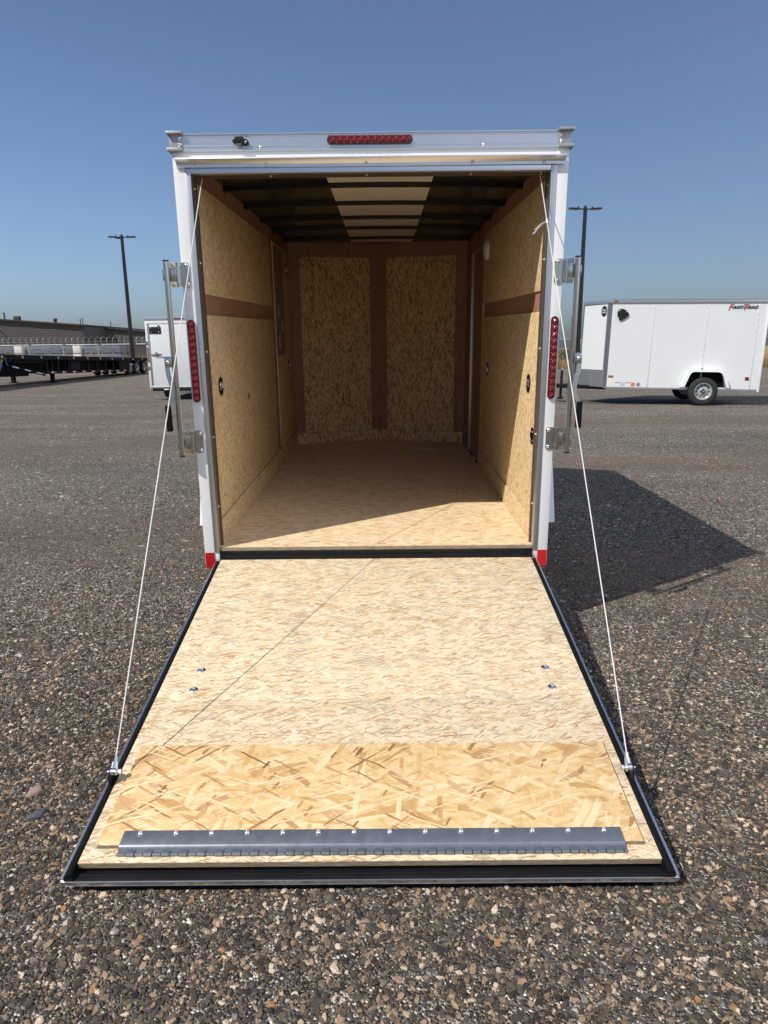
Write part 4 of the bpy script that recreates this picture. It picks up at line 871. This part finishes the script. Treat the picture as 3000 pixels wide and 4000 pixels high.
def lamp(x, y, h, rz, label, heads):
    r = empty('light_pole', (x, y, 0), (0, 0, rz), label=label, cat='light pole', group='yard light poles')
    m = MB(); m.tube([(0, 0, .0), (0, 0, h * .5), (0, 0, h)], .13, 14, rs=[.15, .125, .10]); m.build('pole', 'lamp_black', r)
    MB().tube([(0, 0, 0), (0, 0, .5)], .30, 18).build('pole_base', 'siding_grey', r); MB().tube([(0, 0, h), (0, 0, h + .10)], .07, 10).build('pole_cap', 'lamp_black', r)
    for a in heads:
        M = Matrix.Translation((0, 0, h - .08)) @ Matrix.Rotation(R_(a), 4, 'Z') @ Matrix.Rotation(R_(-3), 4, 'Y')
        m = MB(); m.box((.08, -.035, -.03), (.34, .035, .03), .01, M=M); m.prism([(.30, -.11), (.42, -.17), (.82, -.16), (.90, -.09), (.90, .09), (.82, .16), (.42, .17), (.30, .11)], 'z', -.035, .03)
        # prism is in unrotated coords: transform the last 16 vertices
        for q in range(len(m.v) - 16, len(m.v)): m.v[q] = tuple(M @ Vector(m.v[q]))
        hd = m.build('lamp_head', 'lamp_black', r); MB().box((.42, -.13, -.045), (.82, .13, -.0355), M=M).build('lamp_lens', 'lamp_glass', hd); MB().box((.36, -.03, .03), (.42, .03, .12), M=M).build('photocell', 'lamp_black', hd)
lamp(-17.40, 45.0, 8.95, 0, 'tall black light pole with three lamp heads above the black flatbed', (8, 180, 128))
lamp(10.95, 36.0, 8.75, 0, 'tall black light pole with two lamp heads right of the open trailer', (3, 183))

def building():
    r = empty('metal_building', (-50, 85, 0), label='long low grey metal building with sloping roof behind the fence', cat='building')
    ox, oy = -50, 85; L = lambda x, y: (x - ox, y - oy)
    top = lambda x: 4.62 + (-37.6 - x) * .075
    xc = -37.6
    def wall(name, x0, x1, y, th, mat, rise):
        m = MB(); a, b = L(x0, y), L(x1, y); m.add([(a[0], a[1], 0), (b[0], b[1], 0), (b[0], b[1], rise(x1)), (a[0], a[1], rise(x0)), (a[0], a[1] + th, 0), (b[0], b[1] + th, 0), (b[0], b[1] + th, rise(x1)), (a[0], a[1] + th, rise(x0))], [(0, 1, 2, 3), (5, 4, 7, 6), (3, 2, 6, 7), (1, 5, 6, 2), (0, 3, 7, 4)]); return m.build(name, mat, r)
    w1 = wall('wall', -90, xc, 85, .3, 'siding_grey', top)
    # horizontal siding ribs: one long strip each
    z = .25
    rib = MB(); xa, xb = L(-88, 85)[0], L(xc - .35, 85)[0]
    rib.prism([(-.014, 0), (0, -.03), (0, .05)], 'x', xa, xb); rmesh = rib.mesh('siding_rib', 'siding_grey', 0)
    while z < 4.4: put('siding_rib', rmesh, w1, loc=(0, -.002, z)); z += .30
    for k in range(9):
        zz = 4.4 + k * .3; xe = min(xc - .4, xc - (zz + .35 - 4.62) / .075 - .3); m = MB(); m.prism([(-.016, zz), (-.002, zz - .03), (-.002, zz + .05)], 'x', xa, L(xe, 85)[0]); m.build('siding_rib', 'siding_grey', w1, smooth=0)
    m = MB(); a, b = L(xc, 85.31), L(xc, 92); m.box((a[0] - .3, a[1], 0), (a[0], b[1], top(xc))); w2 = m.build('wall', 'siding_dark', r)
    MB().box((L(xc - .35, 85)[0], -.08, 0), (L(xc + .03, 85)[0], -.055, 4.6)).build('corner_trim', 'siding_trim', r)
    t2 = lambda x: 4.50 + (-37.6 - x) * .10
    w3 = wall('wall', xc, -24, 92, .3, 'siding_dark', t2)
    x = xc + .3; vm = MB(); vm.prism([(-.05, -.05), (.05, -.05), (.09, 0), (-.09, 0)], 'z', 0, 1); vmesh = vm.mesh('siding_rib', 'siding_dark', 0)
    while x < -24.2: o = put('siding_rib', vmesh, w3, loc=(L(x, 92)[0], L(x, 92)[1] - .002, 0)); o.scale = (1, 1, t2(x + .2) - .05); x += .55
    # roof sheets with dark fascia
    def roof(x0, x1, y0, y1, rise, nm='roof'):
        m = MB(); e = .12; vs = []
        for dz in (0, .18):
            for x, y in ((x0, y0), (x1, y0), (x1, y1), (x0, y1)): q = L(x, y); vs.append((q[0], q[1], rise(x) + dz))
        m.add(vs, [(0, 3, 2, 1), (4, 5, 6, 7), (0, 1, 5, 4), (1, 2, 6, 5), (2, 3, 7, 6), (3, 0, 4, 7)]); return m.build(nm, 'siding_trim', r)
    rf = roof(-90, xc + .15, 84.6, 125, top); roof(xc + .16, -23.8, 91.6, 125, t2)
    # roof pipes and vents
    for x, hh, rr in ((-48.2, .75, .10), (-41.8, .35, .22), (-38.3, .8, .05), (-38.6, .6, .06)): q = L(x, 86.5); m = MB(); m.tube([(q[0], q[1], top(x) + .1), (q[0], q[1], top(x) + .18 + hh)], rr, 10); m.dome((q[0], q[1], top(x) + .18 + hh), (0, 0, 1), rr * 1.4, rr, 10, 3); m.build('roof_pipe', 'siding_grey', rf)
    q = L(-46.6, 86.5); MB().box((q[0] - .35, q[1] - .3, top(-46.6) + .1), (q[0] + .35, q[1] + .3, top(-46.6) + .65), .02).build('roof_unit', 'siding_grey', rf)
    for x in (-37.3, -34.6): q = L(x, 93); MB().tube([(q[0], q[1], t2(x)), (q[0], q[1], t2(x) + .95)], .06, 8).build('roof_pipe', 'siding_grey', rf)
    q = L(-48.1, 85); MB().tube([(q[0], -.02, 4.15), (q[0], -1.0, 4.15)], .06, 8).build('wall_bracket', 'siding_trim', w1)
    for x0 in (-34.5,): MB().box((L(x0, 92)[0], L(x0, 92)[1] - .09, 0), (L(x0, 92)[0] + 2.6, L(x0, 92)[1] - .055, 2.6)).build('roller_door', 'siding_trim', r)
building()

def packs():
    for i, (x0, x1, lab) in enumerate(((-36.5, -28.4, 'wrapped timber pack furthest left behind the fence'), (-27.7, -23.9, 'wrapped timber pack in the middle behind the fence'), (-23.2, -20.3, 'wrapped timber pack nearest the light pole behind the fence'))):
        y = 51.3 - .05 * i; r = empty('timber_pack', ((x0 + x1) / 2, y, 0), (0, 0, R_(-3)), label=lab, cat='timber pack', group='wrapped timber packs behind the fence')
        hl = (x1 - x0) / 2
        for k in range(3):
            z = .12 + k * .63; MB().box((-hl, -.6, z), (hl, .6, z + .55), .02).build('bundle', 'pack_wrap', r)
            for xx in (-hl * .6, 0, hl * .6): MB().box((xx - .05, -.58, z - .075), (xx + .05, .58, z - .003)).build('bearer', 'dry_wood', r)
            if i < 2: MB().box((hl - .05, -.615, z), (hl + .55, .615, z + .56), .03).build('end_wrap', 'paper', r)
simple('dry_wood', (.36, .27, .16), .8)
packs()

# ================================================================ PLANTS
def grass():
    rnd = random.Random(12); V = []; Fc = []
    def blade(x, y, h, lean, wd):
        a = rnd.uniform(0, 6.283); dx, dy = math.cos(a) * lean, math.sin(a) * lean; o = len(V); px, py = -math.sin(a) * wd, math.cos(a) * wd
        V.extend([(x - px, y - py, -.03), (x + px, y + py, -.03), (x + dx * .4 + px * .7, y + dy * .4 + py * .7, h * .6), (x + dx * .4 - px * .7, y + dy * .4 - py * .7, h * .6), (x + dx, y + dy, h)]); Fc.extend([(o, o + 1, o + 2, o + 3), (o + 3, o + 2, o + 4)])
    def fy(x): return FA.y + (FB.y - FA.y) * (x - FA.x) / (FB.x - FA.x)
    for _ in range(26000):
        x = rnd.uniform(-44, 40); y = fy(x) + abs(rnd.gauss(0, 1)) * 3.2 + .1; blade(x, y, rnd.uniform(.25, .75), rnd.uniform(.02, .25), rnd.uniform(.008, .02))
    for _ in range(150):
        x = rnd.choice((rnd.uniform(-23.5, -14), rnd.uniform(-30, -14), rnd.uniform(8, 34))); y = fy(x) + rnd.uniform(-.3, 1.2); big = rnd.uniform(.7, 1.55)
        for _ in range(45): blade(x + rnd.gauss(0, .16), y + rnd.gauss(0, .16), big * rnd.uniform(.6, 1.1), rnd.uniform(.05, .45), rnd.uniform(.008, .02))
    me = bpy.data.meshes.new('dry_grass'); me.from_pydata(V, [], Fc); me.materials.append(MATS['dry_grass'])
    put('dry_grass', me, label='tan dry grass growing along the fence', cat='grass', kind='stuff')
grass()

def bush(x, y, rx, h, mat, seed, label, grp, n=1500, leaf=.09):
    rnd = random.Random(seed); r = empty('bush', (x, y, 0), label=label, cat='bush', group=grp)
    V = []; Fc = []; lobes = [(rnd.gauss(0, rx * .42), rnd.gauss(0, rx * .42), h * rnd.uniform(.3, .78), rx * rnd.uniform(.28, .5)) for _ in range(9)]
    st = MB()
    for lx, ly, lz, lr in lobes: st.tube([(lx * .1, ly * .1, 0), (lx * .5, ly * .5, lz * .55), (lx, ly, lz)], .02, 5, rs=[.04, .025, .01])
    for _ in range(n):
        lx, ly, lz, lr = rnd.choice(lobes); d = Vector((rnd.gauss(0, 1), rnd.gauss(0, 1), rnd.gauss(0, 1))).normalized() * lr * rnd.uniform(.45, 1.08); p = Vector((lx, ly, lz)) + d
        if p.z < .02: continue
        a = Vector((rnd.gauss(0, 1), rnd.gauss(0, 1), rnd.gauss(0, 1))).normalized(); b = a.orthogonal().normalized(); s = leaf * rnd.uniform(.5, 1.2); o = len(V)
        V.extend([p - a * s, p + b * s * .45, p + a * s, p - b * s * .45]); Fc.append((o, o + 1, o + 2, o + 3))
    me = bpy.data.meshes.new('foliage'); me.from_pydata([tuple(q) for q in V], [], Fc); me.materials.append(MATS[mat]); put('foliage', me, r); st.build('stems', 'twig', r)
bush(-15.3, 52.2, 1.5, 2.9, 'dry_leaf', 1, 'brown dry bush left of the closed white trailer by the fence', 'bushes along the fence', 2200)
bush(-12.2, 53.2, 1.4, 2.4, 'dry_leaf', 2, 'brown dry bush behind the closed white trailer', 'bushes along the fence', 1500)
for i, (x, y, rx, h, lb) in enumerate(((14.6, 52.5, 1.6, 1.4, 'olive green bush seen just left of the right-hand latch bar'), (17.6, 55.5, 1.9, 1.5, 'olive green bush right of the right-hand latch bar'), (21.5, 60, 2.2, 1.6, 'olive green bush behind the nose of the side-on trailer'), (43.5, 56, 3.0, 2.0, 'green bush past the rear of the side-on trailer, at the right edge'))): bush(x, y, rx, h, 'bush_leaf', 10 + i, lb, 'bushes along the fence', 1600, .11)

def far_things():
    r = empty('far_tank', (92, 330, 0), label='small white tank far away in the field beyond the fence', cat='tank')
    m = MB(); m.tube([(0, 0, 0), (0, 0, 4.2)], 2.2, 20); m.dome((0, 0, 4.2), (0, 0, 1), 2.2, .8, 20, 4); m.build('shell', 'paper', r); MB().box((2.3, -.3, 0), (2.5, .3, 4.0)).build('ladder', 'fence_metal', r)
    s = empty('field_sign', (13.05, 50.5, 0), label='small pale sign on a post beyond the fence', cat='sign'); MB().tube([(0, 0, 0), (0, 0, 1.9)], .04, 8).build('post', 'paper', s); MB().box((-.28, -.03, 1.28), (.28, -.005, 1.75)).build('panel', 'paper', s)
far_things()

def stone(x, y, sx, sy, sz, mat, seed, label):
    rnd = random.Random(seed); bm = bmesh.new(); bmesh.ops.create_icosphere(bm, subdivisions=3, radius=1)
    from mathutils import noise
    for q in bm.verts:
        n = noise.noise_vector(q.co * .9 + Vector((seed, 0, 0))); q.co = q.co + n * .45; q.co = Vector((q.co.x * sx, q.co.y * sy, max(-.25, q.co.z) * sz))
    me = bpy.data.meshes.new('stone'); bm.to_mesh(me); bm.free(); me.materials.append(MATS[mat]); put('stone', me, None, (x, y, sz * .2), (0, 0, rnd.uniform(0, 6)), label=label, cat='stone', group='larger stones in the gravel')
simple('stone_pink', (.30, .21, .175), .8, 0, .25, 30, bump=.002, bscale=60); simple('stone_slate', (.075, .082, .095), .75, 0, .25, 30, bump=.002, bscale=60)
stone(-1.170, -1.435, .036, .020, .014, 'stone_pink', 3, 'pinkish flat stone on the gravel left of the ramp')
stone(-1.099, -1.556, .030, .022, .013, 'stone_slate', 5, 'dark slate stone on the gravel left of the ramp corner')
